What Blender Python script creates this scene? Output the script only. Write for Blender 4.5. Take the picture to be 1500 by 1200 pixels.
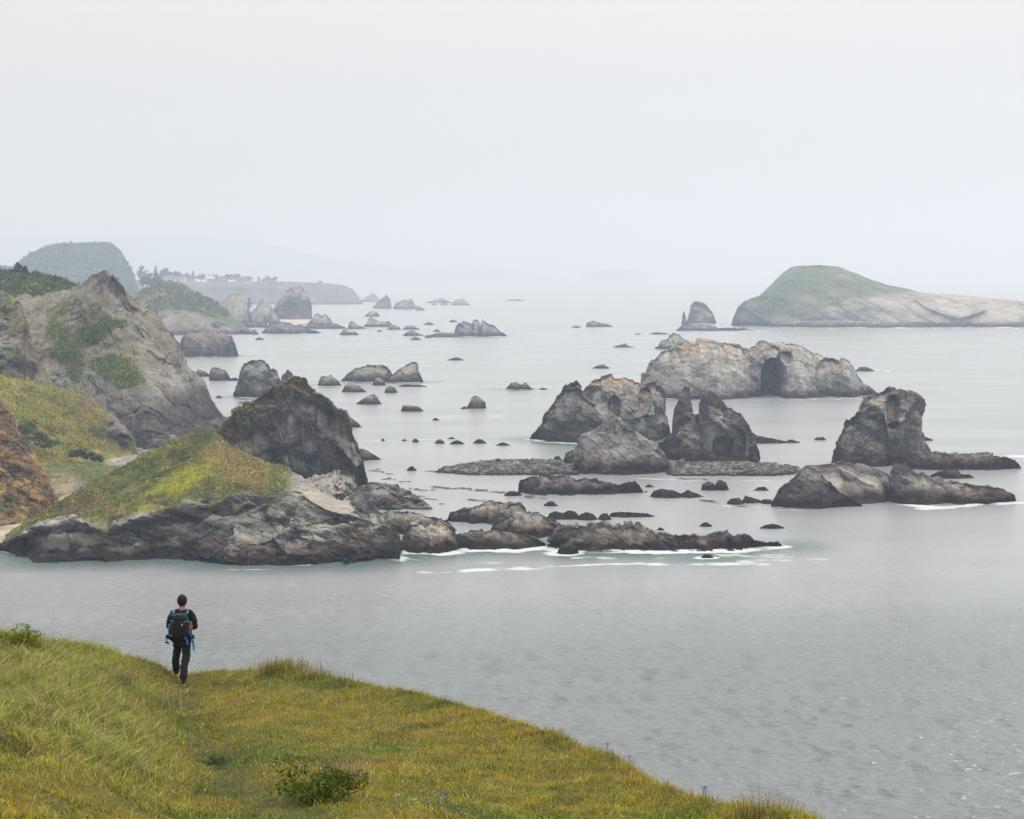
import bpy, bmesh, math, random
import numpy as np
from mathutils import Vector, kdtree

for o in list(bpy.data.objects):
    bpy.data.objects.remove(o)
scene = bpy.context.scene
COL = scene.collection
rng = np.random.default_rng(11)
random.seed(11)

# ------------------------------------------------------------------ camera
CAM_H = 45.0            # camera height above the sea (m)
FPX = 2900.0            # focal length in pixels of a 1500 px wide frame
HOR = 408.0             # row of the horizon in that frame
cam_data = bpy.data.cameras.new('camera')
cam_data.sensor_width = 36.0
cam_data.sensor_fit = 'HORIZONTAL'
cam_data.lens = 36.0 * FPX / 1500.0
cam_data.shift_y = -(600.0 - HOR) / 1500.0
cam_data.clip_start = 0.5
cam_data.clip_end = 60000
cam = bpy.data.objects.new('camera', cam_data)
cam.location = (0, 0, CAM_H)
cam.rotation_euler = (math.radians(90), 0, 0)
COL.objects.link(cam)
scene.camera = cam

# ------------------------------------------------------------------ world: overcast over a clear-sky base
SUN_EL, SUN_AZ = math.radians(48), math.radians(38)      # azimuth to the right of the view (+Y)
world = bpy.data.worlds.new('World')
scene.world = world
world.use_nodes = True
wn, wl = world.node_tree.nodes, world.node_tree.links
wn.clear()
w_out = wn.new('ShaderNodeOutputWorld')
w_bg = wn.new('ShaderNodeBackground')
w_sky = wn.new('ShaderNodeTexSky')
w_sky.sky_type = 'NISHITA'
w_sky.sun_disc = False
w_sky.sun_elevation = SUN_EL
w_sky.sun_rotation = SUN_AZ
w_sky.altitude = 40
w_sky.dust_density = 4.0
w_scale = wn.new('ShaderNodeVectorMath'); w_scale.operation = 'SCALE'; w_scale.inputs[3].default_value = 1.0
w_tc = wn.new('ShaderNodeTexCoord')
w_map = wn.new('ShaderNodeMapping'); w_map.inputs['Scale'].default_value = (1.0, 1.0, 4.5)
w_noise = wn.new('ShaderNodeTexNoise'); w_noise.inputs['Scale'].default_value = 2.6
w_noise.inputs['Detail'].default_value = 5; w_noise.inputs['Roughness'].default_value = 0.5
w_ramp = wn.new('ShaderNodeMapRange')
w_ramp.inputs[1].default_value = 0.3; w_ramp.inputs[2].default_value = 0.7
w_ramp.inputs[3].default_value = 0.972; w_ramp.inputs[4].default_value = 1.028
w_sep = wn.new('ShaderNodeSeparateXYZ')
w_zen = wn.new('ShaderNodeMapRange')          # an overcast sky is brighter overhead than at the horizon
w_zen.inputs[1].default_value = 0.0; w_zen.inputs[2].default_value = 1.0
w_zen.inputs[3].default_value = 1.0; w_zen.inputs[4].default_value = 2.4
w_mul = wn.new('ShaderNodeMath'); w_mul.operation = 'MULTIPLY'
w_cl = wn.new('ShaderNodeVectorMath'); w_cl.operation = 'SCALE'
w_cl.inputs[0].default_value = (7.18, 6.98, 6.62)
w_mix = wn.new('ShaderNodeMix'); w_mix.data_type = 'RGBA'; w_mix.inputs[0].default_value = 0.96
wl.new(w_tc.outputs['Generated'], w_map.inputs['Vector'])
wl.new(w_map.outputs['Vector'], w_noise.inputs['Vector'])
wl.new(w_noise.outputs['Fac'], w_ramp.inputs[0])
wl.new(w_tc.outputs['Generated'], w_sep.inputs[0])
wl.new(w_sep.outputs['Z'], w_zen.inputs[0])
wl.new(w_ramp.outputs[0], w_mul.inputs[0]); wl.new(w_zen.outputs[0], w_mul.inputs[1])
wl.new(w_mul.outputs[0], w_cl.inputs[3])
wl.new(w_sky.outputs[0], w_scale.inputs[0])
wl.new(w_scale.outputs[0], w_mix.inputs[6]); wl.new(w_cl.outputs[0], w_mix.inputs[7])
wl.new(w_mix.outputs[2], w_bg.inputs['Color'])
w_bg.inputs['Strength'].default_value = 0.1
wl.new(w_bg.outputs[0], w_out.inputs['Surface'])

sun_data = bpy.data.lights.new('sun', 'SUN')
sun_data.energy = 1.5
sun_data.angle = math.radians(14)
sun_data.color = (1.0, 0.95, 0.88)
sun = bpy.data.objects.new('sun', sun_data)
sdir = Vector((math.sin(SUN_AZ) * math.cos(SUN_EL), math.cos(SUN_AZ) * math.cos(SUN_EL), math.sin(SUN_EL)))
sun.rotation_euler = sdir.to_track_quat('Z', 'Y').to_euler()
sun.location = (30, 60, 90)
COL.objects.link(sun)

scene.view_settings.view_transform = 'Standard'
scene.view_settings.look = 'None'
scene.view_settings.exposure = 0.0
scene.view_settings.gamma = 1.0
scene.view_settings.use_curve_mapping = False
scene.render.engine = 'CYCLES'
cy = scene.cycles
cy.use_denoising = True
cy.use_adaptive_sampling = False
cy.max_bounces = 5
cy.diffuse_bounces = 2
cy.glossy_bounces = 2
cy.transmission_bounces = 2
cy.volume_bounces = 2
cy.transparent_max_bounces = 4
cy.caustics_reflective = False
cy.caustics_refractive = False
cy.sample_clamp_indirect = 6

# ------------------------------------------------------------------ numeric helpers
def P(u, v, D):
    """the point at depth D (m) that a 1500x1200 frame shows at column u, row v"""
    u, v, D = np.broadcast_arrays(np.asarray(u, float), np.asarray(v, float), np.asarray(D, float))
    return np.stack([(u - 750) / FPX * D, D, CAM_H - (v - HOR) / FPX * D], -1)

def dsea(v):
    return CAM_H * FPX / (np.asarray(v, float) - HOR)

def uvof(p):
    return 750 + FPX * p[..., 0] / p[..., 1], HOR + FPX * (CAM_H - p[..., 2]) / p[..., 1]

K511, K8 = np.float32(1 / 511.5), np.float32(.8 / 1023)
def _hash(ix, iy, iz, seed):
    with np.errstate(over='ignore'):
        h = ix.astype(np.uint32) * np.uint32(374761393) + iy.astype(np.uint32) * np.uint32(668265263) + iz.astype(np.uint32) * np.uint32(2246822519) + np.uint32((seed * 1274126177) & 0xFFFFFFFF)
        h = (h ^ (h >> np.uint32(13))) * np.uint32(1274126177)
        h = (h ^ (h >> np.uint32(16))) * np.uint32(2246822519)
        return h ^ (h >> np.uint32(15))

def gnoise(p, seed=0):
    """gradient noise, about -1..1"""
    sh = p.shape[:-1]
    p = p.reshape(-1, 3)
    i = np.floor(p); f = (p - i).astype(np.float32); i = i.astype(np.int32)
    w = f * f * f * (f * (f * 6 - 15) + 10)
    out = np.zeros(len(p), np.float32)
    for dx in (0, 1):
        wx = w[:, 0] if dx else 1 - w[:, 0]
        for dy in (0, 1):
            wy = w[:, 1] if dy else 1 - w[:, 1]
            for dz in (0, 1):
                wz = w[:, 2] if dz else 1 - w[:, 2]
                h = _hash(i[:, 0] + dx, i[:, 1] + dy, i[:, 2] + dz, seed)
                g = ((h & 1023).astype(np.float32) * K511 - 1) * (f[:, 0] - dx) + (((h >> 10) & 1023).astype(np.float32) * K511 - 1) * (f[:, 1] - dy) + ((h >> 22).astype(np.float32) * K511 - 1) * (f[:, 2] - dz)
                out += wx * wy * wz * g
    return (out * 1.5).reshape(sh).astype(float)

def fbm(p, octs=4, seed=0, gain=0.5):
    a, s, tot = 1.0, 0.0, 0.0
    for k in range(octs):
        s = s + a * gnoise(p * (2.03 ** k) + 17.3 * k, seed + k); tot += a; a *= gain
    return s / tot

def cells(p, seed=0, want_id=False):
    """per-cell tilted planes (blocky rock faces) and the distance to the cell border"""
    sh = p.shape[:-1]
    p = p.reshape(-1, 3)
    fl = np.floor(p)
    i0 = fl.astype(np.int32)
    fr = (p - fl).astype(np.float32)
    n = len(p)
    b1 = np.full(n, 9e9, np.float32); b2 = np.full(n, 9e9, np.float32)
    bh = np.zeros(n, np.uint32); bd = np.zeros((n, 3), np.float32)
    for dx in (-1, 0, 1):
        for dy in (-1, 0, 1):
            for dz in (-1, 0, 1):
                h = _hash(i0[:, 0] + dx, i0[:, 1] + dy, i0[:, 2] + dz, seed)
                d = np.empty((n, 3), np.float32)
                d[:, 0] = fr[:, 0] - (dx + .1) - (h & 1023).astype(np.float32) * K8
                d[:, 1] = fr[:, 1] - (dy + .1) - ((h >> 10) & 1023).astype(np.float32) * K8
                d[:, 2] = fr[:, 2] - (dz + .1) - (h >> 22).astype(np.float32) * K8
                q = d[:, 0] ** 2 + d[:, 1] ** 2 + d[:, 2] ** 2
                m = q < b1
                b2 = np.where(m, b1, np.minimum(b2, q))
                bh[m] = h[m]; bd[m] = d[m]
                b1 = np.where(m, q, b1)
    if want_id: return bh.reshape(sh)
    h2 = (bh.astype(np.int64) * 2654435761) & 0xFFFFFFFF
    h2 ^= h2 >> 14
    g = np.stack([(h2 & 255) / 127.5 - 1, ((h2 >> 8) & 255) / 127.5 - 1, ((h2 >> 16) & 255) / 127.5 - 1], -1)
    val = (((h2 >> 5) & 1023) / 511.5 - 1) * 0.6 + (g * bd).sum(1) * 1.1
    return val.reshape(sh), (np.sqrt(b2) - np.sqrt(b1)).reshape(sh), (((h2 >> 9) & 1023) / 1023).reshape(sh)

def facet(g, scale, seed, dip=-32, stretch=1.8, w=.85, tilt=(.35, .45), mask=None):
    """flattens the seaward face of a grid into separate slabs: every cell becomes one tilted plane with crisp edges"""
    q = turn(g, math.radians(dip), 0.0) / scale
    q = q + .10 * np.stack([gnoise(g / (scale * .7), seed + 5), gnoise(g / (scale * .7), seed + 6), gnoise(g / (scale * .7), seed + 7)], -1)
    q[..., 0] /= stretch; q[..., 1] = .37
    sh = g.shape[:2]
    ids = cells(q, seed, want_id=True).ravel()
    _, inv = np.unique(ids, return_inverse=True)
    m = inv.max() + 1
    x, y, z = g[..., 0].ravel(), g[..., 1].ravel(), g[..., 2].ravel()
    n = np.bincount(inv, minlength=m).astype(float)
    mean = lambda a: np.bincount(inv, a, m) / n
    mx, my, mz = mean(x), mean(y), mean(z)
    dx, dy, dz = x - mx[inv], y - my[inv], z - mz[inv]
    sxx, szz, sxz, sxy, szy = mean(dx * dx) + 1e-3, mean(dz * dz) + 1e-3, mean(dx * dz), mean(dx * dy), mean(dz * dy)
    det = sxx * szz - sxz ** 2 + 1e-6
    b = np.clip((sxy * szz - szy * sxz) / det, -2.5, 2.5); c = np.clip((szy * sxx - sxy * sxz) / det, -1.5, 3.0)
    r = np.random.default_rng(seed)
    b = b + r.normal(0, tilt[0], m); c = c + r.normal(0, tilt[1], m)
    pl = my[inv] + b[inv] * dx + c[inv] * dz
    lim = .45 * scale
    d = np.clip(pl - y, -lim, lim).reshape(sh) * w
    if mask is not None: d = d * mask
    out = g.copy()
    out[..., 1] += d
    return out

def chisel(p, seed=0):
    """flat-faced cells meeting in sharp ribs: the nearest point by |x|+|y|+|z|, about 0 at a cell's middle to 1 at its ribs"""
    sh = p.shape[:-1]
    p = p.reshape(-1, 3)
    fl = np.floor(p)
    i0 = fl.astype(np.int32)
    fr = (p - fl).astype(np.float32)
    best = np.full(len(p), 9.0, np.float32)
    for dx in (-1, 0, 1):
        for dy in (-1, 0, 1):
            for dz in (-1, 0, 1):
                h = _hash(i0[:, 0] + dx, i0[:, 1] + dy, i0[:, 2] + dz, seed)
                q = np.abs(fr[:, 0] - (dx + .1) - (h & 1023).astype(np.float32) * K8)
                q += np.abs(fr[:, 1] - (dy + .1) - ((h >> 10) & 1023).astype(np.float32) * K8)
                q += np.abs(fr[:, 2] - (dz + .1) - (h >> 22).astype(np.float32) * K8)
                np.minimum(best, q, out=best)
    return best.reshape(sh).astype(float)

def turn(p, a, b):
    """p turned by a about y and by b about z"""
    ca, sa, cb, sb = math.cos(a), math.sin(a), math.cos(b), math.sin(b)
    x, y, z = p[..., 0], p[..., 1], p[..., 2]
    x, z = x * ca + z * sa, -x * sa + z * ca
    x, y = x * cb + y * sb, -x * sb + y * cb
    return np.stack([x, y, z], -1)

def sstep(a, b, x):
    t = np.clip((x - a) / (b - a), 0, 1)
    return t * t * (3 - 2 * t)

def mixc(a, b, t):
    return a + (np.asarray(b) - a) * t[..., None]

def resample(pts, n):
    pts = np.asarray(pts, float)
    d = np.r_[0, np.cumsum(np.linalg.norm(np.diff(pts[:, :2], axis=0), axis=1))]
    t = np.linspace(0, d[-1], n)
    return np.stack([np.interp(t, d, pts[:, k]) for k in range(pts.shape[1])], -1)

def normals(g):
    du = np.gradient(g, axis=1); dv = np.gradient(g, axis=0)
    n = np.cross(du, dv)
    n /= np.linalg.norm(n, axis=-1, keepdims=True) + 1e-9
    return n

def grid_faces(nv, nu, off=0):
    i = np.arange(nv - 1)[:, None] * nu + np.arange(nu - 1)[None, :]
    return np.stack([i, i + 1, i + nu + 1, i + nu], -1).reshape(-1, 4) + off

def make_mesh(name, verts, faces, mat=None, col=None, smooth=False, attrs=None):
    """one mesh object from numpy arrays; faces is (n, 3) or (n, 4)"""
    verts = np.asarray(verts, np.float32).reshape(-1, 3)
    faces = np.asarray(faces, np.int32)
    k = faces.shape[1]
    me = bpy.data.meshes.new(name)
    me.vertices.add(len(verts)); me.vertices.foreach_set('co', verts.ravel())
    me.loops.add(faces.size); me.loops.foreach_set('vertex_index', faces.ravel())
    me.polygons.add(len(faces))
    me.polygons.foreach_set('loop_start', np.arange(0, faces.size, k, dtype=np.int32))
    me.polygons.foreach_set('loop_total', np.full(len(faces), k, np.int32))
    me.polygons.foreach_set('use_smooth', np.full(len(faces), bool(smooth)))
    me.update(calc_edges=True)
    if col is not None:
        a = me.color_attributes.new('tint', 'FLOAT_COLOR', 'POINT')
        c = np.ones((len(verts), 4), np.float32); c[:, :3] = np.asarray(col).reshape(-1, 3)
        a.data.foreach_set('color', c.ravel())
    for an, av in (attrs or {}).items():
        a = me.attributes.new(an, 'FLOAT', 'POINT')
        a.data.foreach_set('value', np.asarray(av, np.float32).ravel())
    if mat is not None:
        me.materials.append(mat)
    o = bpy.data.objects.new(name, me)
    COL.objects.link(o)
    return o

def tag(o, label=None, cat=None, group=None, kind=None):
    if label: o['label'] = label
    if cat: o['category'] = cat
    if group: o['group'] = group
    if kind: o['kind'] = kind
    return o

def empty(name, loc=(0, 0, 0), rz=0.0):
    o = bpy.data.objects.new(name, None)
    o.location = loc; o.rotation_euler = (0, 0, rz); o.empty_display_size = 0.3
    COL.objects.link(o)
    return o

# ------------------------------------------------------------------ materials
def new_mat(name):
    m = bpy.data.materials.new(name)
    m.use_nodes = True
    nt = m.node_tree
    b = nt.nodes['Principled BSDF']
    return m, nt, b

def plain(name, rgb, rough=0.8, spec=0.3, var=0.12, scale=30.0):
    m, nt, b = new_mat(name)
    n = nt.nodes.new('ShaderNodeTexNoise'); n.inputs['Scale'].default_value = scale; n.inputs['Detail'].default_value = 4
    tc = nt.nodes.new('ShaderNodeTexCoord'); nt.links.new(tc.outputs['Object'], n.inputs['Vector'])
    mr = nt.nodes.new('ShaderNodeMapRange')
    mr.inputs[1].default_value = 0.25; mr.inputs[2].default_value = 0.75
    mr.inputs[3].default_value = 1 - var; mr.inputs[4].default_value = 1 + var
    nt.links.new(n.outputs['Fac'], mr.inputs[0])
    sc = nt.nodes.new('ShaderNodeVectorMath'); sc.operation = 'SCALE'; sc.inputs[0].default_value = rgb
    nt.links.new(mr.outputs[0], sc.inputs[3]); nt.links.new(sc.outputs[0], b.inputs['Base Color'])
    b.inputs['Roughness'].default_value = rough
    b.inputs['Specular IOR Level'].default_value = spec
    return m

def tinted(name, rough=0.9, spec=0.2, s1=1.4, s2=0.35, amp=0.5, bump=0.25, bdist=0.25, leafy=False, blocks=0):
    """surface colour from the 'tint' attribute, broken up by two scales of noise, with fine relief"""
    m, nt, b = new_mat(name)
    N, L = nt.nodes, nt.links
    at = N.new('ShaderNodeAttribute'); at.attribute_name = 'tint'
    geo = N.new('ShaderNodeNewGeometry')
    n1 = N.new('ShaderNodeTexNoise'); n1.inputs['Scale'].default_value = s1; n1.inputs['Detail'].default_value = 6; n1.inputs['Roughness'].default_value = 0.65
    n2 = N.new('ShaderNodeTexNoise'); n2.inputs['Scale'].default_value = s2; n2.inputs['Detail'].default_value = 5; n2.inputs['Roughness'].default_value = 0.6
    L.new(geo.outputs['Position'], n1.inputs['Vector']); L.new(geo.outputs['Position'], n2.inputs['Vector'])
    add = N.new('ShaderNodeMath'); add.operation = 'ADD'
    L.new(n1.outputs['Fac'], add.inputs[0]); L.new(n2.outputs['Fac'], add.inputs[1])
    hgt = n1.outputs['Fac']
    if blocks:
        rot = N.new('ShaderNodeMapping'); rot.inputs['Rotation'].default_value = (0, math.radians(32), .3); rot.inputs['Scale'].default_value = (.45, .8, 1.0)
        L.new(geo.outputs['Position'], rot.inputs['Vector'])
        vo = N.new('ShaderNodeTexVoronoi'); vo.inputs['Scale'].default_value = blocks; vo.inputs['Detail'].default_value = 1.5
        L.new(rot.outputs[0], vo.inputs['Vector'])
        sp = N.new('ShaderNodeSeparateColor'); L.new(vo.outputs['Color'], sp.inputs[0])
        m3 = N.new('ShaderNodeMath'); m3.operation = 'MULTIPLY_ADD'; m3.inputs[1].default_value = .38; m3.inputs[2].default_value = -.19
        L.new(sp.outputs[0], m3.inputs[0])
        a2 = N.new('ShaderNodeMath'); a2.operation = 'ADD'
        L.new(add.outputs[0], a2.inputs[0]); L.new(m3.outputs[0], a2.inputs[1])
        a3 = N.new('ShaderNodeMath'); a3.operation = 'MULTIPLY_ADD'; a3.inputs[1].default_value = 1.2
        L.new(sp.outputs[1], a3.inputs[0]); L.new(n1.outputs['Fac'], a3.inputs[2])
        add = a2; hgt = a3.outputs[0]
    mr = N.new('ShaderNodeMapRange')
    mr.inputs[1].default_value = 0.65; mr.inputs[2].default_value = 1.35
    mr.inputs[3].default_value = 1 - amp; mr.inputs[4].default_value = 1 + amp
    L.new(add.outputs[0], mr.inputs[0])
    sc = N.new('ShaderNodeVectorMath'); sc.operation = 'SCALE'
    L.new(at.outputs['Color'], sc.inputs[0]); L.new(mr.outputs[0], sc.inputs[3])
    L.new(sc.outputs[0], b.inputs['Base Color'])
    b.inputs['Roughness'].default_value = rough
    b.inputs['Specular IOR Level'].default_value = spec
    if bump:
        bp = N.new('ShaderNodeBump'); bp.inputs['Strength'].default_value = bump; bp.inputs['Distance'].default_value = bdist
        L.new(hgt, bp.inputs['Height']); L.new(bp.outputs[0], b.inputs['Normal'])
    if leafy:
        tr = N.new('ShaderNodeBsdfTranslucent'); L.new(sc.outputs[0], tr.inputs['Color'])
        mx = N.new('ShaderNodeMixShader'); mx.inputs[0].default_value = 0.35
        out = N['Material Output']
        L.new(b.outputs[0], mx.inputs[1]); L.new(tr.outputs[0], mx.inputs[2]); L.new(mx.outputs[0], out.inputs['Surface'])
    return m

M_ROCK = tinted('weathered_rock', s1=0.9, s2=0.16, amp=0.6, bump=0.8, bdist=0.6, blocks=.7)
M_FAR = tinted('far_rock', s1=0.25, s2=0.05, amp=0.35, bump=0.4, bdist=1.5, blocks=.15)
M_LAND = tinted('headland_ground', s1=0.9, s2=0.2, amp=0.42, bump=0.5, bdist=0.5)
M_LEAF = tinted('foliage', s1=2.0, s2=0.4, amp=0.35, bump=0, leafy=True)
M_GRASS = tinted('grass_blade', rough=0.8, spec=0.03, s1=3.0, s2=0.6, amp=0.22, bump=0, leafy=True)
M_SOIL = tinted('turf_soil', s1=6.0, s2=0.7, amp=0.4, bump=0.5, bdist=0.05)

# ------------------------------------------------------------------ colours of rock, scrub and turf
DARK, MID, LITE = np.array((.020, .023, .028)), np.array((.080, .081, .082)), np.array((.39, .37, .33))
TIDE, RUST, LICH, GUANO = np.array((.018, .014, .013)), np.array((.062, .042, .034)), np.array((.34, .20, .085)), np.array((.52, .50, .46))
SCRUB, GREEN, LIME, STRAW, EARTH = (np.array((.060, .082, .030)), np.array((.095, .128, .038)), np.array((.29, .29, .035)),
                                     np.array((.26, .205, .085)), np.array((.19, .130, .088)))

def rock_colour(p, n, size, lich=0.5, veg=0.0, tide=1.6, lite=0.5, guano=0.1, seed=0, warm=0.0, zref=None, dip=-32, pale=0.0):
    """grey rock: bedded tone, weathered tops paled further as if lit from above, orange lichen, dark wet tide band; optional turf on gentle ground"""
    z = p[..., 2]
    k = max(size, 2.0)
    q = p / np.array((k * .5, k * .5, k * .35))
    a = fbm(q, 4, seed + 3)
    b = fbm(q * np.array((2.2, 2.2, 5.0)) + 5, 3, seed + 9)
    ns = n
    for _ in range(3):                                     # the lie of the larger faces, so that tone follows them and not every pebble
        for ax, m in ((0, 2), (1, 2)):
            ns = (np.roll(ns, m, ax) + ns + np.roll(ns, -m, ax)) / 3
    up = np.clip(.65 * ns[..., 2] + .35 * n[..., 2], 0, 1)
    warp = warp3(p, k, seed + 80)
    bt = beds(p, k, dip, seed + 81, .10, .5, warp)[1] * .6 + beds(p, k, dip, seed + 83, .04, .3, warp)[1] * .4
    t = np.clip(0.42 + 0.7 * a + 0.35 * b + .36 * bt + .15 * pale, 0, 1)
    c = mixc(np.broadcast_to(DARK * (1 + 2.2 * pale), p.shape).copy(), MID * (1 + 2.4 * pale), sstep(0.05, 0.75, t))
    c = mixc(c, LITE, np.clip(sstep(0.18, 0.7, up + 0.35 * a) * lite * 1.1 + lite * .45 * sstep(.55, 1.0, t), 0, 1))  # upward faces paler: weathering, plus top light put into the colour
    c = mixc(c, c * .5 + np.array((.15, .115, .08)), np.clip(warm * sstep(-.1, .45, fbm(q * .8 + 31, 4, seed + 5) + .3 * up), 0, 1))
    zt = zref if zref is not None else max(float(z.max()), 1.0)
    hi = sstep(0.3, 0.95, z / zt)
    lm = sstep(0.02, 0.4, fbm(q * 1.7 + 40, 4, seed + 21) + 0.25 * (up - .3)) * hi * lich * .6
    c = mixc(c, LICH, np.clip(lm, 0, .85))
    if guano:
        gm = sstep(.28, .5, fbm(p / np.array((k * .12, k * .12, k * .4)) + 70, 3, seed + 33)) * hi * guano
        c = mixc(c, GUANO, np.clip(gm, 0, .8))
    if veg:
        vm = sstep(.45, .8, up + .35 * fbm(q + 9, 3, seed + 50)) * sstep(.15, .45, z / zt) * veg
        vc = mixc(np.broadcast_to(SCRUB, p.shape).copy(), STRAW, sstep(-.25, .4, fbm(q * 2 + 3, 3, seed + 51)))
        c = mixc(c, vc, np.clip(vm, 0, 1))
    zz = z / 1.25 + 0.9 * tide * fbm(p / 3.0, 3, seed + 60)
    c = mixc(c, RUST, (1 - sstep(tide * 1.0, tide * 2.0, zz)) * .75)
    c = mixc(c, TIDE, 1 - sstep(tide * .45, tide * 1.05, zz))
    return np.clip(c, .005, .8)

# ------------------------------------------------------------------ rock bodies
WATERLINE = []      # points where stone meets the sea, for the foam

def warp3(g, size, seed):
    return np.stack([gnoise(g / (size * .45), seed + i) for i in range(3)], -1)

def beds(g, size, dip, seed, thick, block, warp):
    """bedding: parallel beds broken into blocks, each standing out by its own amount; also each bed's own tone"""
    q = turn(g, math.radians(dip), .25) + size * .05 * warp
    t = q[..., 2] / (size * thick)
    i = np.floor(t).astype(np.int32); f = t - i
    off = _hash(i, i * 0 + 7, i * 0, seed).astype(float) / 4294967296.0
    x = q[..., 0] / (size * block) * (.7 + .6 * off) + off * 9; y = q[..., 1] / (size * block) + off * 5
    j, k = np.floor(x).astype(np.int32), np.floor(y).astype(np.int32)
    h = _hash(i, j, k, seed + 3).astype(float) / 2147483648.0 - 1
    fx = x - j
    gap = np.minimum(sstep(0, .10, f), sstep(0, .06, np.minimum(fx, 1 - fx)))
    return h + .9 * (f - .5) - .9 * (1 - gap), off * 2 - 1

def roughen(g, size, seed, amp=1.0, dip=-32, stretch=2.3, keep=0.4, fine=True, big=1.0, wbig=.06, bed=1.0):
    """blocky, bedded relief on a grid of points; keep / wbig = how much of the smaller / larger relief also moves the outline"""
    n = normals(g)
    s = size
    st = np.array((1 / stretch, 1.0, 1.0))
    q = turn(g, math.radians(dip), .35) * st
    q2 = turn(g, math.radians(dip + 18), -.5) * st
    warp = warp3(g, s, seed + 90)
    q = q + s * .05 * warp
    c1, e1, _ = cells(q / (s * .62), seed)
    k1 = chisel(q2 / (s * .55) + 2, seed + 8)
    k2 = chisel(q / (s * .24) + 3, seed + 1)
    flute = 1 - 2 * np.abs(gnoise(g / np.array((s * .38, s * .7, s * 1.5)) + 5, seed + 6))
    d1 = big * (.16 * s * c1 + .30 * s * (k1 - .62) + .10 * s * (flute - .4))
    d2 = .13 * s * (k2 - .62) + .03 * s * fbm(g / (s * .4), 3, seed + 4)
    b1, _ = beds(g, s, dip, seed + 11, .13, .42, warp)
    d2 = d2 + bed * .045 * s * b1
    if fine:
        k3 = chisel(q2 / (s * .10) + 7, seed + 2)
        b2, _ = beds(g, s, dip + 8, seed + 13, .05, .16, warp)
        d2 = d2 - .05 * s * (k3 - .62) + bed * .016 * s * b2
    w1 = np.array((wbig, 1.0, wbig)); w2 = np.array((keep, 1.0, keep))
    return g + n * w1 * (d1 * amp)[..., None] + n * w2 * ((d2 - .02 * s) * amp)[..., None]

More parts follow.
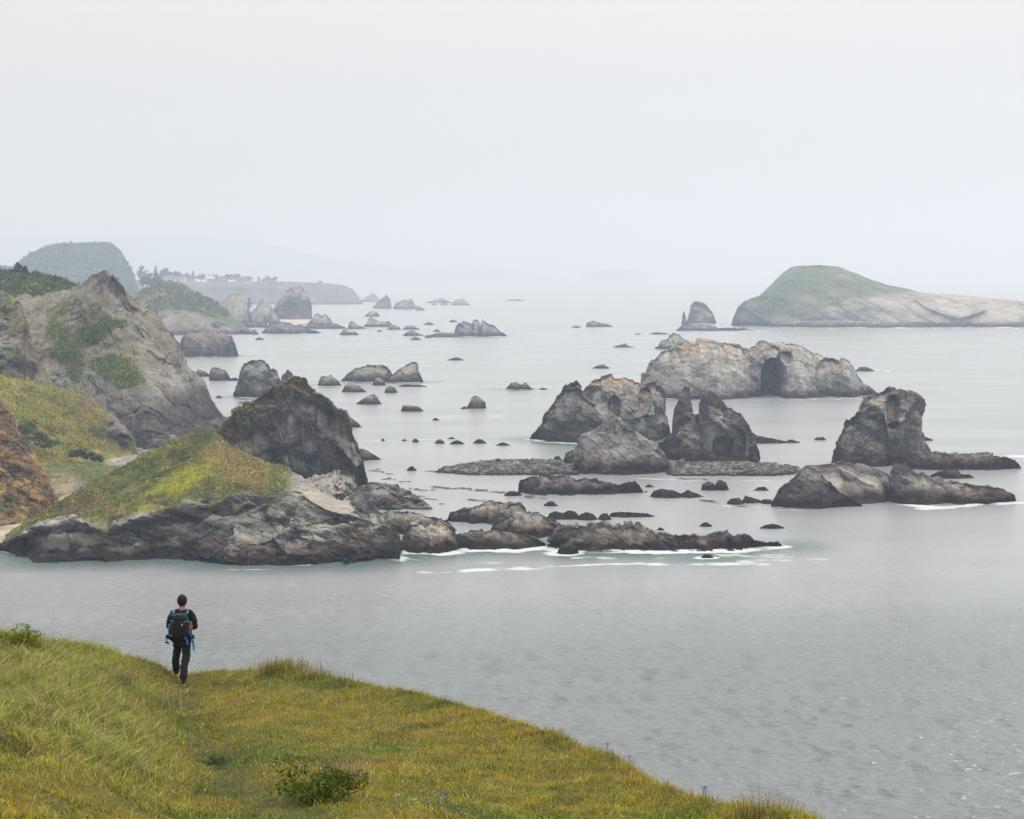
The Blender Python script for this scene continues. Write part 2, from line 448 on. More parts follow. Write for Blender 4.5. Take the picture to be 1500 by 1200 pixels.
def rock_grid(sil, base_v, thick=None, seed=0, res=0.8, boxy=1.3, amp=1.0, depth_v=None, dip=-32, keep=0.5, dents=(), nvmul=1.0, lean=0.0, minres=16, zb=None, stretch=2.3, jag=1.0, slab=1.0):
    """a rock whose outline against the light is sil [(u, v)...]; its seaward foot stands on the sea at row base_v"""
    sil = np.asarray(sil, float)
    D0 = float(dsea(depth_v or base_v))
    m = D0 / FPX
    wid = (sil[:, 0].max() - sil[:, 0].min()) * m
    hgt = (base_v - sil[:, 1].min()) * m
    W = thick if thick else 0.42 * min(wid, max(hgt * 2.2, wid * .45)) + .15 * hgt
    Dc = D0 + W
    per = np.linalg.norm(np.diff(sil, axis=0), axis=1).sum()
    nu = int(np.clip(per * res, minres, 420))
    nv = int(np.clip((base_v - sil[:, 1].min()) * res * 1.9 * nvmul, max(10, minres * .8), 200))
    s = resample(sil, nu)
    top = P(s[:, 0], s[:, 1], Dc)
    zb = zb if zb is not None else -max(.4, .06 * hgt)
    sea_z = CAM_H - (base_v - HOR) / FPX * Dc      # the row of the foot, carried back to the crest
    z = np.maximum(top[:, 2] - sea_z * (1 - np.clip((top[:, 2] - sea_z) / max(hgt, .1), 0, 1)), zb * .5)
    rel = np.clip((z - zb) / max(hgt, .1), 0, 1) ** .5
    xs = top[:, 0] + (seed % 97) * 3.1
    tooth = lambda w, k: _hash(np.floor(xs / (w * hgt)).astype(np.int32), np.zeros(nu, np.int32) + k, np.zeros(nu, np.int32), seed).astype(float) / 2147483648.0 - 1
    z = z + jag * rel * hgt * (.030 * tooth(.17, 1) + .020 * tooth(.07, 2) + .05 * fbm(np.stack([xs / (.22 * hgt), xs * 0, xs * 0], -1), 3, seed + 73)) - .01 * hgt
    H = z - zb
    uc = (s[:, 0] - s[:, 0].min()) / max(np.ptp(s[:, 0]), 1e-6) * 2 - 1
    env = np.sqrt(np.clip(1 - np.abs(uc) ** 2.6, 0.0, 1))
    line = np.stack([top[:, 0] / (.45 * max(hgt, .3 * wid)), np.zeros(nu), np.zeros(nu)], -1)
    Wi = W * np.clip(.25 + .75 * (H / H.max()) ** .6, 0, 1) * np.clip(env, .18, 1) * (1 + .45 * fbm(line + seed, 2, seed + 71))
    crest = .35 * W * fbm(line * .8 + 3 + seed, 2, seed + 72)
    tt = np.linspace(0, 1, nv)
    th = np.where(tt < .72, tt / .72 * 1.75, 1.75 + (tt - .72) / .28 * (math.pi - 1.75))
    ct, st = np.cos(th), np.clip(np.sin(th), 0, 1)
    yy = -np.sign(ct) * np.abs(ct) ** boxy
    zz = st ** boxy
    g = np.empty((nv, nu, 3))
    g[..., 0] = top[None, :, 0]
    g[..., 1] = Dc + yy[:, None] * Wi[None, :] + lean * (zz[:, None] * H[None, :]) + crest[None, :] * zz[:, None]
    g[..., 2] = zb + zz[:, None] * H[None, :]
    size = max(hgt, .35 * wid)
    front = np.clip((1.62 - th) / .12, 0, 1)[:, None] * np.ones((1, nu))
    if nu > 26:
        fd = slab * np.clip(sstep(0, .25, zz)[:, None] + .3, 0, 1) * front
        g = facet(g, size * .46, seed + 21, dip, 1.5, .9, mask=fd)
        g = roughen(g, size, seed, amp=amp * .45, dip=dip, keep=keep * 1.6, fine=nu > 40, stretch=stretch, big=.6)
        g = facet(g, size * .17, seed + 23, dip - 10, 1.8, .75, (.3, .4), mask=fd)
        if np.ptp(sil[:, 0]) > 60:
            g = facet(g, size * .07, seed + 25, dip + 12, 1.8, .6, (.3, .4), mask=fd)
            g = roughen(g, size * .3, seed + 40, amp=amp * .35, dip=dip, keep=keep, stretch=stretch, fine=nu > 150, bed=1.8)
    else:
        g = roughen(g, size, seed, amp=amp, dip=dip, keep=keep, fine=False, stretch=stretch)
    if dents:
        u, v = uvof(g)
        front = (th < 1.6)[:, None]
        for (du, dv, ru, rv, dd) in dents:
            r = (np.abs((u - du) / ru) ** 2.6 + np.abs((v - dv) / rv) ** 2.6)
            g[..., 1] += np.where(front, dd * (1 - sstep(.8, 1.05, r)), 0)
    return g, size

def body(name, grids, colours, mat):
    V, F, C, off = [], [], [], 0
    for g, c in zip(grids, colours):
        nv, nu = g.shape[:2]
        V.append(g.reshape(-1, 3)); F.append(grid_faces(nv, nu, off)); C.append(c.reshape(-1, 3)); off += nv * nu
        w = g.reshape(-1, 3)
        m = np.abs(w[:, 2]) < max(.25, .0011 * float(w[:, 1].mean()))
        WATERLINE.append(w[m][:, :2])
    return make_mesh(name, np.concatenate(V), np.concatenate(F), mat, np.concatenate(C))

SEED = [100]
def rock(name, label, lobes, cat='rock', group=None, mat=None, **style):
    """lobes: list of dicts for rock_grid (sil, base_v, ...), all one body of stone"""
    grids, cols = [], []
    for lb in lobes:
        lb = dict(lb); st = dict(style); st.update(lb.pop('style', {}))
        SEED[0] += 7
        g, size = rock_grid(seed=lb.pop('seed', SEED[0]), **lb)
        n = normals(g)
        paint = st.pop('paint', None)
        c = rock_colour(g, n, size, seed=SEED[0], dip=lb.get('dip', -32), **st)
        grids.append(g); cols.append(paint(g, n, c) if paint else c)
    o = body(name, grids, cols, mat or M_ROCK)
    return tag(o, label, cat, group)
def spot(u, v, u0, v0, ru, rv, rot=0):
    a = math.radians(rot)
    x, y = u - u0, v - v0
    return 1 - sstep(.4, 1.1, np.hypot((x * math.cos(a) + y * math.sin(a)) / ru, (-x * math.sin(a) + y * math.cos(a)) / rv))

# ------------------------------------------------------------------ islands and sea stacks
def island_paint(g, n, c):
    u, v = uvof(g)
    edge = np.interp(u, [1070, 1090, 1120, 1160, 1200, 1240, 1280, 1330, 1400, 1640], [455, 458, 466, 466, 456, 442, 434, 430, 428, 428])
    m = sstep(-7, 7, edge - v + 9 * fbm(g / 25, 4, 91))
    t = mixc(np.broadcast_to(np.array((.12, .165, .10)), g.shape).copy(), np.array((.19, .20, .12)), sstep(-.2, .4, fbm(g / 30, 4, 93)))  # greens lightened to stand for haze thicker than the even volume
    t = mixc(t, np.array((.30, .2, .13)), sstep(.3, .45, fbm(g / np.array((9, 9, 4)), 3, 95)))
    return mixc(c, t, m)
rock('island', 'large green-topped island with pale cliffs on the horizon at right', [
    dict(sil=[(1071, 479), (1072, 466), (1079, 451), (1090, 441), (1110, 435), (1120, 427), (1135, 412), (1148, 400), (1160, 391), (1170, 388), (1200, 388),
              (1228, 390), (1250, 399), (1275, 410), (1300, 418), (1330, 424), (1350, 430), (1390, 432), (1420, 434), (1450, 438), (1480, 440), (1500, 443),
              (1525, 450), (1560, 458), (1600, 466), (1640, 479)], base_v=480, jag=.12, slab=.35, thick=85, boxy=1.25, amp=.45, keep=.12, res=.9, nvmul=1.6,
         style=dict(lich=.15, guano=.1, lite=.9, tide=2.2, warm=.4, pale=.6, paint=island_paint))], cat='island', mat=M_FAR)
rock('sea_stack', 'pale far sea stack left of the large island', [
    dict(sil=[(1007, 473), (1009, 462), (1013, 447), (1016, 442), (1028, 442), (1036, 448), (1043, 458), (1049, 473)], base_v=474, amp=.5, res=1.2, keep=.55, style=dict(warm=.8, lich=.5, lite=.7))], mat=M_FAR, guano=.3)
rock('sea_stack', 'thin pinnacle at the left foot of the pale far sea stack', [
    dict(sil=[(998, 475), (1000, 460), (1002, 456), (1005, 466), (1010, 475)], base_v=476, amp=.3, res=1.2, keep=.55)], mat=M_FAR, guano=.3)
rock('reef', 'low dark reef in front of the pale far sea stack', [
    dict(sil=[(990, 485), (1000, 476), (1015, 477), (1030, 475), (1050, 480), (1085, 482), (1102, 485)], base_v=485, thick=14, amp=.6, keep=.55)], lich=.1, mat=M_FAR)
rock('sea_stack', 'huge domed sea stack with a dark cave in its face, below the island', [
    dict(sil=[(938, 562), (941, 552), (945, 545), (955, 530), (970, 518), (985, 507), (1000, 501), (1020, 498), (1040, 498), (1060, 501), (1078, 507), (1088, 513), (1096, 522),
              (1104, 540), (1110, 562), (1114, 585)], base_v=586, thick=26, boxy=1.05, amp=.6, keep=.55, nvmul=1.3,
         style=dict(warm=.5, lich=.8, lite=.85, pale=1.2)),
    dict(sil=[(1070, 584), (1078, 545), (1090, 514), (1100, 508), (1112, 502), (1125, 500), (1140, 501), (1150, 504), (1165, 508), (1180, 513), (1195, 521), (1208, 523), (1215, 525), (1238, 528),
              (1247, 535), (1254, 545), (1258, 557), (1265, 567), (1275, 571), (1284, 580)], base_v=583, depth_v=584, thick=26, boxy=.95, amp=.65, keep=.55, nvmul=1.3,
         dents=[(1134, 560, 19, 35, 34), (1150, 525, 12, 10, 5), (1215, 555, 20, 30, 5)], style=dict(warm=.3, lich=.3, lite=.85, pale=1.25))], guano=.25, tide=1.5)
rock('sea_stack', 'broad dark stack with orange-stained top, left of the pinnacle in the middle cluster', [
    dict(sil=[(776, 650), (782, 640), (795, 625), (800, 608), (812, 590), (820, 574), (828, 564), (838, 559), (845, 559), (850, 566), (851, 573), (857, 582), (875, 600), (900, 640), (905, 650)],
         base_v=650, thick=15, amp=.7, keep=.55, boxy=1.05, style=dict(lite=.35, lich=.2)),
    dict(sil=[(835, 648), (845, 600), (853, 578), (858, 570), (866, 558), (872, 554), (890, 552), (910, 553), (925, 557), (935, 560), (946, 565), (952, 560), (960, 560), (970, 568), (975, 577),
              (974, 605), (978, 620), (982, 640)], base_v=648, thick=15, amp=.8, keep=.2, boxy=.95, dents=[(945, 590, 10, 22, 3), (900, 600, 10, 20, 4)], style=dict(warm=.5, lich=1.0, lite=.65, pale=.7, paint=lambda g, n, c: mixc(c, GUANO, np.clip(spot(*uvof(g), 888, 606, 17, 15) * sstep(-.5, .1, fbm(g / 2.5, 3, 8)), 0, 1) * .9)))],
     guano=.5)
rock('sea_stack', 'slender rock pinnacle rising in the gap of the middle stack cluster', [
    dict(sil=[(984, 645), (985, 616), (987, 600), (994, 585), (997, 570), (1003, 563), (1010, 565), (1011, 582), (1013, 592), (1016, 608), (1019, 645)], base_v=645, amp=.4, keep=.15, thick=4)], lich=.6, warm=.4)
rock('sea_stack', 'dark hunched stack with an overhanging summit, right of the pinnacle', [
    dict(sil=[(1022, 680), (1026, 607), (1025, 590), (1030, 573), (1036, 572), (1048, 580), (1060, 592), (1075, 600), (1088, 614), (1097, 628), (1103, 640), (1112, 662), (1114, 680)],
         base_v=680, thick=11, amp=.8, keep=.2, dents=[(1060, 655, 16, 16, 4), (1085, 650, 8, 22, 3)], style=dict(warm=.4, lich=.7, lite=.75, pale=.45)),
    dict(sil=[(950, 676), (960, 652), (980, 640), (990, 630), (995, 617), (1005, 607), (1016, 605), (1027, 610), (1036, 614), (1043, 620), (1052, 632), (1070, 655), (1080, 676)], base_v=677, thick=9, amp=.8, keep=.55,
         style=dict(lite=.5, lich=.3)),
    dict(sil=[(1095, 684), (1100, 668), (1106, 661), (1111, 668), (1113, 684)], base_v=683, amp=.5)], guano=.3)
rock('reef', 'thin dark tail of rock trailing right behind the hunched stack', [
    dict(sil=[(1090, 650), (1098, 630), (1108, 638), (1120, 641), (1135, 645), (1150, 648), (1160, 646), (1172, 650)], base_v=651, thick=5, amp=.6)], lich=.2)
rock('sea_stack', 'warm grey pyramid rock with slanting beds, front of the middle cluster', [
    dict(sil=[(842, 697), (842, 668), (846, 645), (850, 637), (860, 634), (868, 632), (880, 622), (893, 610), (898, 607), (905, 610), (915, 620), (930, 632), (945, 643), (960, 655), (975, 675), (984, 690), (987, 698)],
         base_v=698, thick=11, amp=.9, keep=.55, dip=-42, stretch=3.0, boxy=1.5, nvmul=1.2)], lich=.5, warm=.9, lite=.9, veg=.2, pale=1.5)
rock('sea_stack', 'tall blocky dark stack with brown flat top at right', [
    dict(sil=[(1255, 684), (1260, 605), (1262, 592), (1266, 586), (1272, 582), (1288, 577), (1300, 573), (1320, 571), (1336, 574), (1346, 578), (1350, 586), (1349, 610), (1346, 625), (1348, 640), (1354, 652), (1362, 660), (1365, 685)],
         base_v=683, thick=11, amp=.75, keep=.55, boxy=.8, dip=80, stretch=2.5, dents=[(1308, 605, 9, 26, 3)], style=dict(warm=.5, lich=.8, lite=.7, pale=.6)),
    dict(sil=[(1218, 684), (1222, 662), (1232, 640), (1238, 628), (1240, 620), (1250, 610), (1262, 602), (1275, 599), (1288, 598), (1294, 610), (1300, 640), (1310, 684)], base_v=685, thick=8, amp=.8, keep=.55,
         boxy=1.2, style=dict(lite=.4, lich=.2))], guano=.15)
rock('reef', 'long low rock shelf running right from the blocky stack', [
    dict(sil=[(1325, 688), (1333, 662), (1345, 660), (1365, 662), (1390, 664), (1425, 666), (1440, 664), (1455, 664), (1456, 668), (1475, 670), (1490, 680), (1496, 689)], base_v=690, thick=6, amp=.7, boxy=.8, keep=.55, dip=80)], lich=.1, lite=.35)
rock('sea_rock', 'pale smooth-backed rock sloping right, in front of the blocky stack', [
    dict(sil=[(1129, 746), (1140, 722), (1150, 710), (1160, 703), (1170, 692), (1184, 685), (1198, 690), (1212, 704), (1228, 722), (1250, 735), (1268, 748)], base_v=746, thick=5, amp=.75, keep=.3, boxy=.9, nvmul=1.3, dip=-40,
         style=dict(lite=.3, pale=.1)),
    dict(sil=[(1160, 740), (1170, 692), (1185, 684), (1200, 681), (1225, 677), (1235, 672), (1240, 676), (1250, 681), (1265, 682), (1285, 690), (1300, 700), (1310, 716), (1308, 746)],
         base_v=747, depth_v=741, thick=13, amp=.32, keep=.3, boxy=1.9, nvmul=1.3, dip=-38, stretch=4, jag=.3, style=dict(lite=.95, pale=.9, warm=.25))], lich=.2, tide=1.5)
rock('sea_rock', 'brown wedge rock tapering right with surf at its foot', [
    dict(sil=[(1300, 738), (1304, 690), (1310, 676), (1320, 678), (1340, 690), (1360, 700), (1390, 708), (1410, 712), (1440, 715), (1465, 720), (1480, 726), (1489, 733)], base_v=742, thick=9, amp=.6, keep=.55, boxy=1.6, nvmul=1.3)],
     lite=.7, warm=.6, lich=.4, tide=1.5, pale=.55)
rock('sea_rock', 'small dark rock lying between the wedge rock and the long shelf', [
    dict(sil=[(1357, 701), (1375, 691), (1400, 686), (1408, 695), (1420, 696), (1428, 702)], base_v=702, amp=.7)], lich=.1, lite=.3)
# middle distance, left half
rock('sea_rock', 'orange-topped table rock with sheer sides beside the left ridge', [
    dict(sil=[(262, 523), (263, 505), (268, 493), (275, 488), (290, 486), (310, 486), (328, 487), (338, 492), (344, 505), (348, 518), (350, 523)], base_v=523, boxy=.8, amp=.45, keep=.55, thick=16, res=1.0)], lich=1.0, lite=.35, warm=.2)
rock('sea_rock', 'rounded dark dome rock behind the grassy pyramid hill', [
    dict(sil=[(342, 580), (347, 568), (350, 555), (353, 540), (358, 532), (368, 528), (378, 527), (388, 529), (393, 534), (395, 541), (404, 543), (407, 550), (410, 556), (413, 582)], base_v=583, boxy=.95, amp=.55, keep=.55, thick=10, res=1.0)], lich=.3, lite=.6)
rock('sea_rock', 'small jagged dark pinnacle right of the dome rock', [
    dict(sil=[(409, 566), (413, 550), (418, 546), (421, 540), (424, 543), (428, 548), (431, 566)], base_v=567, amp=.6, res=1.2)], lich=.1, lite=.3)
rock('sea_rock', 'squat dark rock with a low tail between the ridge and the dome rock', [
    dict(sil=[(306, 558), (308, 543), (313, 538), (321, 538), (324, 541), (330, 542), (334, 549), (338, 556)], base_v=558, amp=.6, res=1.1, boxy=.95),
    dict(sil=[(333, 558), (340, 554), (346, 553), (350, 558)], base_v=558, amp=.5)], lich=.15, lite=.35)
rock('sea_rock', 'two-headed tan rock, largest in the middle water', [
    dict(sil=[(498, 561), (508, 549), (520, 540), (532, 537), (540, 533), (548, 535), (558, 535), (566, 537), (572, 544), (578, 561)], base_v=560, amp=.65, keep=.55, res=1.1, thick=9, style=dict(warm=.4)),
    dict(sil=[(558, 561), (575, 549), (583, 542), (592, 537), (600, 532), (609, 530), (612, 534), (611, 543), (616, 550), (620, 560)], base_v=561, amp=.5, keep=.55, res=1.1, thick=8, style=dict(warm=.9, lich=.9))], lite=.7, lich=.5)
rock('sea_rock', 'grey castle-like rock with a long low reef at its left, far middle water', [
    dict(sil=[(664, 493), (668, 480), (672, 473), (680, 470), (686, 474), (692, 474), (694, 468), (700, 469), (704, 474), (707, 468), (715, 474), (724, 477), (730, 484), (743, 493)], base_v=493, amp=.55, keep=.55, res=1.1, thick=14),
    dict(sil=[(623, 494), (628, 491), (635, 490), (643, 487), (668, 488), (680, 494)], base_v=494, amp=.5, thick=9)], lite=.6, lich=.3)
S = lambda *a, **k: dict(sil=list(a[:-1]), base_v=a[-1], amp=.75, res=1.2, keep=.55, **k)
for label, lobes in [
    ('notched grey rock left of the two-headed tan rock', [S((465, 566), (469, 553), (474, 550), (478, 552), (484, 549), (490, 554), (496, 559), (500, 565), 566)]),
    ('low rounded rock in front of the two-headed rock, left end', [S((500, 575), (506, 564), (512, 562), (522, 564), (530, 569), (538, 575), 575)]),
    ('small boxy rock right of the low rounded rock', [S((563, 575), (566, 567), (572, 565), (578, 568), (582, 575), 576)]),
    ('knob of rock touching the two-headed rock from the front', [S((545, 565), (549, 556), (555, 553), (561, 556), (565, 565), 565)]),
    ('flat dark slab right of the small boxy rock', [S((583, 567), (592, 563), (604, 564), (615, 564), (627, 567), 567)]),
    ('triangular rock with a light top in the left middle water', [S((521, 593), (532, 584), (543, 578), (548, 577), (553, 582), (557, 590), (560, 593), 593)]),
    ('flat-topped brick-shaped rock right of the triangular rock', [S((587, 603), (590, 594), (600, 594), (614, 596), (620, 602), 603, boxy=.65)]),
    ('lone peaked green-grey rock with a low tail, centre water', [S((683, 599), (687, 592), (690, 585), (695, 579), (703, 583), (711, 590), (712, 599), 599), S((674, 599), (681, 595), (688, 599), 599)]),
    ('twin-humped dark rock with white water, centre water', [S((740, 571), (748, 562), (756, 559), (763, 564), (770, 560), (777, 568), (785, 572), 571)]),
    ('small flat dark rock in open water above the lone peaked rock', [S((654, 528), (662, 525), (668, 523), (674, 525), (680, 528), 528)]),
    ('low brown hump alone in the water left of the domed stack', [S((867, 540), (876, 535), (884, 534), (894, 540), 540)]),
    ('dark spiky rock with a low left shelf behind the domed stack', [S((957, 512), (966, 506), (967, 500), (978, 497), (981, 491), (986, 488), (993, 489), (999, 494), (1004, 500), (1014, 504), (1018, 512), 512)]),
    ('thin reef with one small spike, left of the dark spiky rock', [S((898, 508), (910, 505), (916, 503), (920, 507), (931, 509), 509)]),
    ('wedge-shaped grey rock far out in the centre', [S((858, 479), (860, 472), (868, 470), (880, 473), (890, 475), (899, 479), 479)]),
    ('dark low ledge above the dark spiky rock', [S((950, 490), (958, 487), (970, 487), (982, 490), 490)]),
    ('low dark rock just off the right end of the domed stack', [S((1253, 544), (1258, 538), (1268, 537), (1281, 543), 544)]),
    ('small dark rock alone left of the blocky stack', [S((1192, 645), (1196, 641), (1205, 640), (1211, 645), 645)]),
    ('dark rock behind the right shoulder of the pyramid hill', [S((495, 627), (505, 608), (515, 613), (522, 619), (530, 627), 627)]),
    ('grey rock at the right foot of the pyramid hill', [S((518, 675), (526, 658), (533, 657), (543, 664), (552, 670), (558, 674), 675)]),
    ('pink-grey rock, small and peaked, near the far headland', [S((533, 464), (540, 457), (546, 455), (552, 457), (557, 464), 464)]),
    ('dark rock with a raised left head and flat tail, far left water', [S((530, 479), (538, 474), (539, 467), (545, 465), (551, 469), (556, 471), (570, 471), (577, 478), 479)]),
    ('rounded rock at the right end of the flat-tailed rock', [S((566, 483), (572, 477), (578, 475), (584, 479), (588, 483), 483)]),
    ('low dark rock right of the flat-tailed rock', [S((589, 483), (596, 477), (605, 477), (612, 481), (617, 483), 483)]),
    ('low pointed rock left of the castle-like rock reef', [S((589, 492), (597, 486), (606, 484), (613, 489), (623, 492), 492)]),
    ('dark rock with a steep left side, near the far beach', [S((509, 482), (512, 472), (516, 470), (521, 474), (530, 479), (538, 482), 482)]),
    ('two small joined rocks below the steep-sided far rock', [S((497, 491), (502, 483), (508, 482), (513, 487), (520, 485), (526, 491), 491)]),
    ('far blue-grey rock pointed like a tent, beyond the far beach', [S((545, 452), (553, 443), (560, 437), (566, 432), (571, 437), (574, 452), 452)]),
    ('far blue-grey double rock right of the tent-shaped one', [S((576, 452), (580, 443), (586, 441), (592, 439), (604, 438), (607, 447), (615, 449), (623, 453), 453)]),
    ('long far rock on the skyline water, left of two', [S((625, 443), (640, 438), (648, 437), (661, 443), 444)]),
    ('humped far rock on the skyline water, right of two', [S((660, 446), (668, 439), (678, 437), (685, 444), (689, 447), 447)]),
    ('faint flat islet farthest out in the centre', [S((741, 441), (750, 438), (760, 438), (769, 441), 441)]),
    ('far twin-peaked rock at the end of the far beach', [S((450, 477), (460, 462), (466, 458), (470, 463), (476, 460), (484, 467), (488, 477), 477)]),
    ('low far rock at the tip of the far headland', [S((526, 442), (538, 434), (547, 429), (553, 435), (560, 442), 442)]),
]:
    rock('sea_rock', label, lobes, lite=.65, lich=.25, tide=1.2, pale=.35)
for label, lb in [
    ('dark ragged reef before the far beach', S((383, 489), (392, 477), (400, 473), (412, 471), (425, 473), (432, 477), (440, 475), (446, 481), (455, 483), (470, 488), 489, thick=16)),
    ('lower reef right behind the dark ragged reef', S((440, 482), (455, 474), (470, 477), (480, 476), (492, 474), (500, 478), (510, 482), 482, thick=14)),
    ('dark rocks at the foot of the green bluff', S((353, 480), (362, 472), (372, 470), (378, 476), (388, 472), (395, 480), 480))]:
    rock('reef', label, [lb], lite=.3, lich=.1)
# low reefs in front
rock('reef', 'long flat reef with tan crest reaching out right, nearest in the water', [
    dict(sil=[(800, 812), (808, 790), (815, 776), (835, 770), (860, 767), (880, 765), (893, 768), (900, 776), (912, 768), (922, 766), (935, 770), (948, 778), (965, 784), (985, 787), (1010, 790), (1035, 789), (1048, 788), (1060, 785),
              (1085, 787), (1098, 792), (1104, 800), (1125, 805), (1130, 801), (1140, 803), (1149, 812)], base_v=812, thick=9, amp=.9, keep=.55, boxy=1.4, nvmul=1.4, style=dict(warm=.9, lite=.95, pale=.7)),
    dict(sil=[(816, 812), (822, 797), (835, 794), (844, 800), (848, 812)], base_v=813, amp=.7),
    dict(sil=[(716, 790), (727, 765), (735, 750), (745, 740), (760, 735), (768, 750), (785, 755), (800, 760), (815, 768), (835, 790)], base_v=790, thick=7, amp=.8, keep=.55, boxy=1.4, nvmul=1.4, style=dict(lite=.9, warm=.4, pale=.5)),
    dict(sil=[(655, 806), (668, 786), (690, 776), (710, 778), (740, 780), (760, 785), (785, 790), (800, 806)], base_v=807, thick=6, amp=.9, keep=.55, boxy=1.4, style=dict(warm=.8, lite=.7, pale=.5))], lich=.2, tide=1.2)
rock('sea_rock', 'hump-backed grey rock with olive flank behind the nearest reef', [
    dict(sil=[(655, 768), (660, 755), (672, 750), (690, 745), (706, 740), (715, 733), (735, 736), (750, 735), (764, 736), (769, 745), (772, 768)], base_v=769, thick=7, amp=.85, keep=.55, boxy=1.4, nvmul=1.3)], lite=.85, warm=.4, lich=.15, pale=.5)
rock('reef', 'dark ledge between the near headland and the hump-backed grey rock', [
    dict(sil=[(540, 790), (555, 752), (575, 748), (600, 750), (622, 757), (640, 762), (655, 768), (668, 785), (670, 790)], base_v=785, thick=8, amp=1.1, keep=.4)], lite=.5, lich=.1, tide=1.2)
rock('reef', 'pale-crested rock standing in front of the dark ledge by the near headland', [
    dict(sil=[(583, 812), (597, 772), (602, 760), (612, 763), (625, 770), (632, 762), (645, 764), (658, 773), (668, 785), (676, 812)], base_v=812, thick=7, amp=1.0, keep=.4, boxy=1.3, nvmul=1.3)], lite=.8, warm=.3, pale=.3, tide=1.2)
rock('reef', 'low jumble of dark rock off the right foot of the pyramid hill', [
    dict(sil=[(515, 745), (530, 728), (540, 722), (548, 715), (560, 713), (575, 722), (585, 730), (598, 732), (610, 734), (626, 745)], base_v=748, thick=7, amp=1.1, keep=.55)], lite=.5, lich=.1, tide=1.2)
rock('sea_rock', 'craggy dark rock mass between the nearest reef and the pyramid rock', [
    dict(sil=[(759, 727), (762, 708), (772, 704), (785, 697), (800, 694), (812, 696), (820, 694), (830, 697), (845, 705), (860, 702), (875, 703), (890, 710), (905, 712), (920, 708), (930, 708), (940, 727)],
         base_v=727, thick=7, amp=1.0, keep=.55, nvmul=1.2)], lite=.75, lich=.2, pale=.35)
rock('sea_rock', 'dark knobbly low rock right of the craggy dark mass', [S((952, 731), (958, 720), (968, 716), (985, 718), (997, 725), (1008, 719), (1018, 724), (1032, 731), 731, thick=4)], lite=.3, lich=.1)
rock('sea_rock', 'pair of round grey boulders side by side in calm water', [S((1027, 719), (1029, 709), (1038, 705), (1046, 708), (1049, 719), 719), S((1045, 719), (1050, 706), (1056, 703), (1064, 707), (1068, 719), 719)], lite=.7, lich=.1)
for label, lb in [
    ('double-humped black weedy rock behind the nearest reef, first of the row', S((800, 762), (806, 752), (815, 749), (824, 753), (832, 748), (842, 749), (849, 760), 762, thick=2.5)),
    ('pointed black weedy rock, second of the row behind the nearest reef', S((842, 763), (852, 753), (860, 750), (868, 753), (876, 763), 763, thick=2.5)),
    ('small black weedy rock, third of the row behind the nearest reef', S((875, 763), (881, 753), (889, 752), (896, 762), 763, thick=2.5)),
    ('long flat black weedy rock at the right end of the row', S((892, 759), (896, 751), (910, 750), (930, 751), (948, 753), (961, 759), 759, thick=2.5)),
    ('left block of the broken black ledge by the pale smooth-backed rock', S((1064, 740), (1070, 731), (1082, 729), (1090, 738), 740, thick=2.5)),
    ('middle block of the broken black ledge by the pale smooth-backed rock', S((1086, 738), (1092, 726), (1100, 729), (1114, 734), 738, thick=2.5)),
    ('right block of the broken black ledge touching the pale smooth-backed rock', S((1113, 738), (1118, 731), (1130, 732), (1136, 739), 739, thick=2.5))]:
    rock('reef', label, [lb], lite=.15, lich=0, tide=2.0)
for label, l in [
    ('black rock just behind the row of weedy lumps', S((796, 741), (803, 735), (809, 734), (817, 741), 742)),
    ('small black rock at the left of the weedy row', S((775, 756), (781, 750), (788, 750), (794, 755), 756)),
    ('dark rock touching the left foot of the craggy mass', S((738, 726), (745, 720), (752, 719), (762, 722), (764, 727), 727)),
    ('low dark rock left of the pale smooth-backed rock', S((1104, 719), (1110, 714), (1120, 713), (1127, 719), 719)),
    ('dark wet rock with a foam collar, right of the nearest reef top', S((1113, 774), (1122, 769), (1132, 767), (1142, 770), (1149, 774), 775)),
    ('small dark rock alone above the nearest reef middle', S((1024, 772), (1030, 766), (1036, 765), (1043, 771), 772)),
    ('tiny dark rock above the outer end of the nearest reef', S((1084, 785), (1090, 781), (1099, 785), 785)),
    ('dark rock in the surf in front of the nearest reef', S((1026, 818), (1032, 812), (1040, 812), (1046, 818), 818)),
    ('tiny dark rock just behind the tan crest of the nearest reef', S((962, 777), (967, 772), (973, 776), 777)),
    ('small dark rock off the right end of the craggy mass', S((944, 714), (950, 709), (959, 714), 714)),
    ('boulder standing on the cobble spit', S((723, 684), (727, 674), (731, 671), (738, 683), 684)),
    ('rounded boulder at the back of the cobble spit by the pyramid rock', S((809, 677), (813, 669), (819, 668), (824, 677), 677)),
    ('dark blocks between the cobble spit and the pyramid rock', S((824, 682), (829, 664), (838, 660), (848, 664), (850, 682), 682)),
    ('lone black rock in calm water beside the pyramid hill', S((595, 690), (601, 683), (605, 683), (611, 690), 690)),
    ('small rock off the ridge foot with a foam line', S((315, 583), (320, 579), (327, 583), 583)),
    ('dark point of rock off the ridge, left of the squat rock', S((280, 552), (290, 541), (300, 544), (308, 550), 552)),
    ('small rock at the right foot of the blocky stack', S((1346, 646), (1350, 637), (1358, 641), (1367, 645), 646)),
]:
    rock('sea_rock', label, [l], lite=.3, lich=.05, tide=1.0)
ORD = ['first', 'second', 'third', 'fourth', 'fifth', 'sixth', 'seventh', 'eighth', 'ninth', 'tenth', 'eleventh', 'twelfth', 'thirteenth', 'fourteenth', 'fifteenth', 'sixteenth']
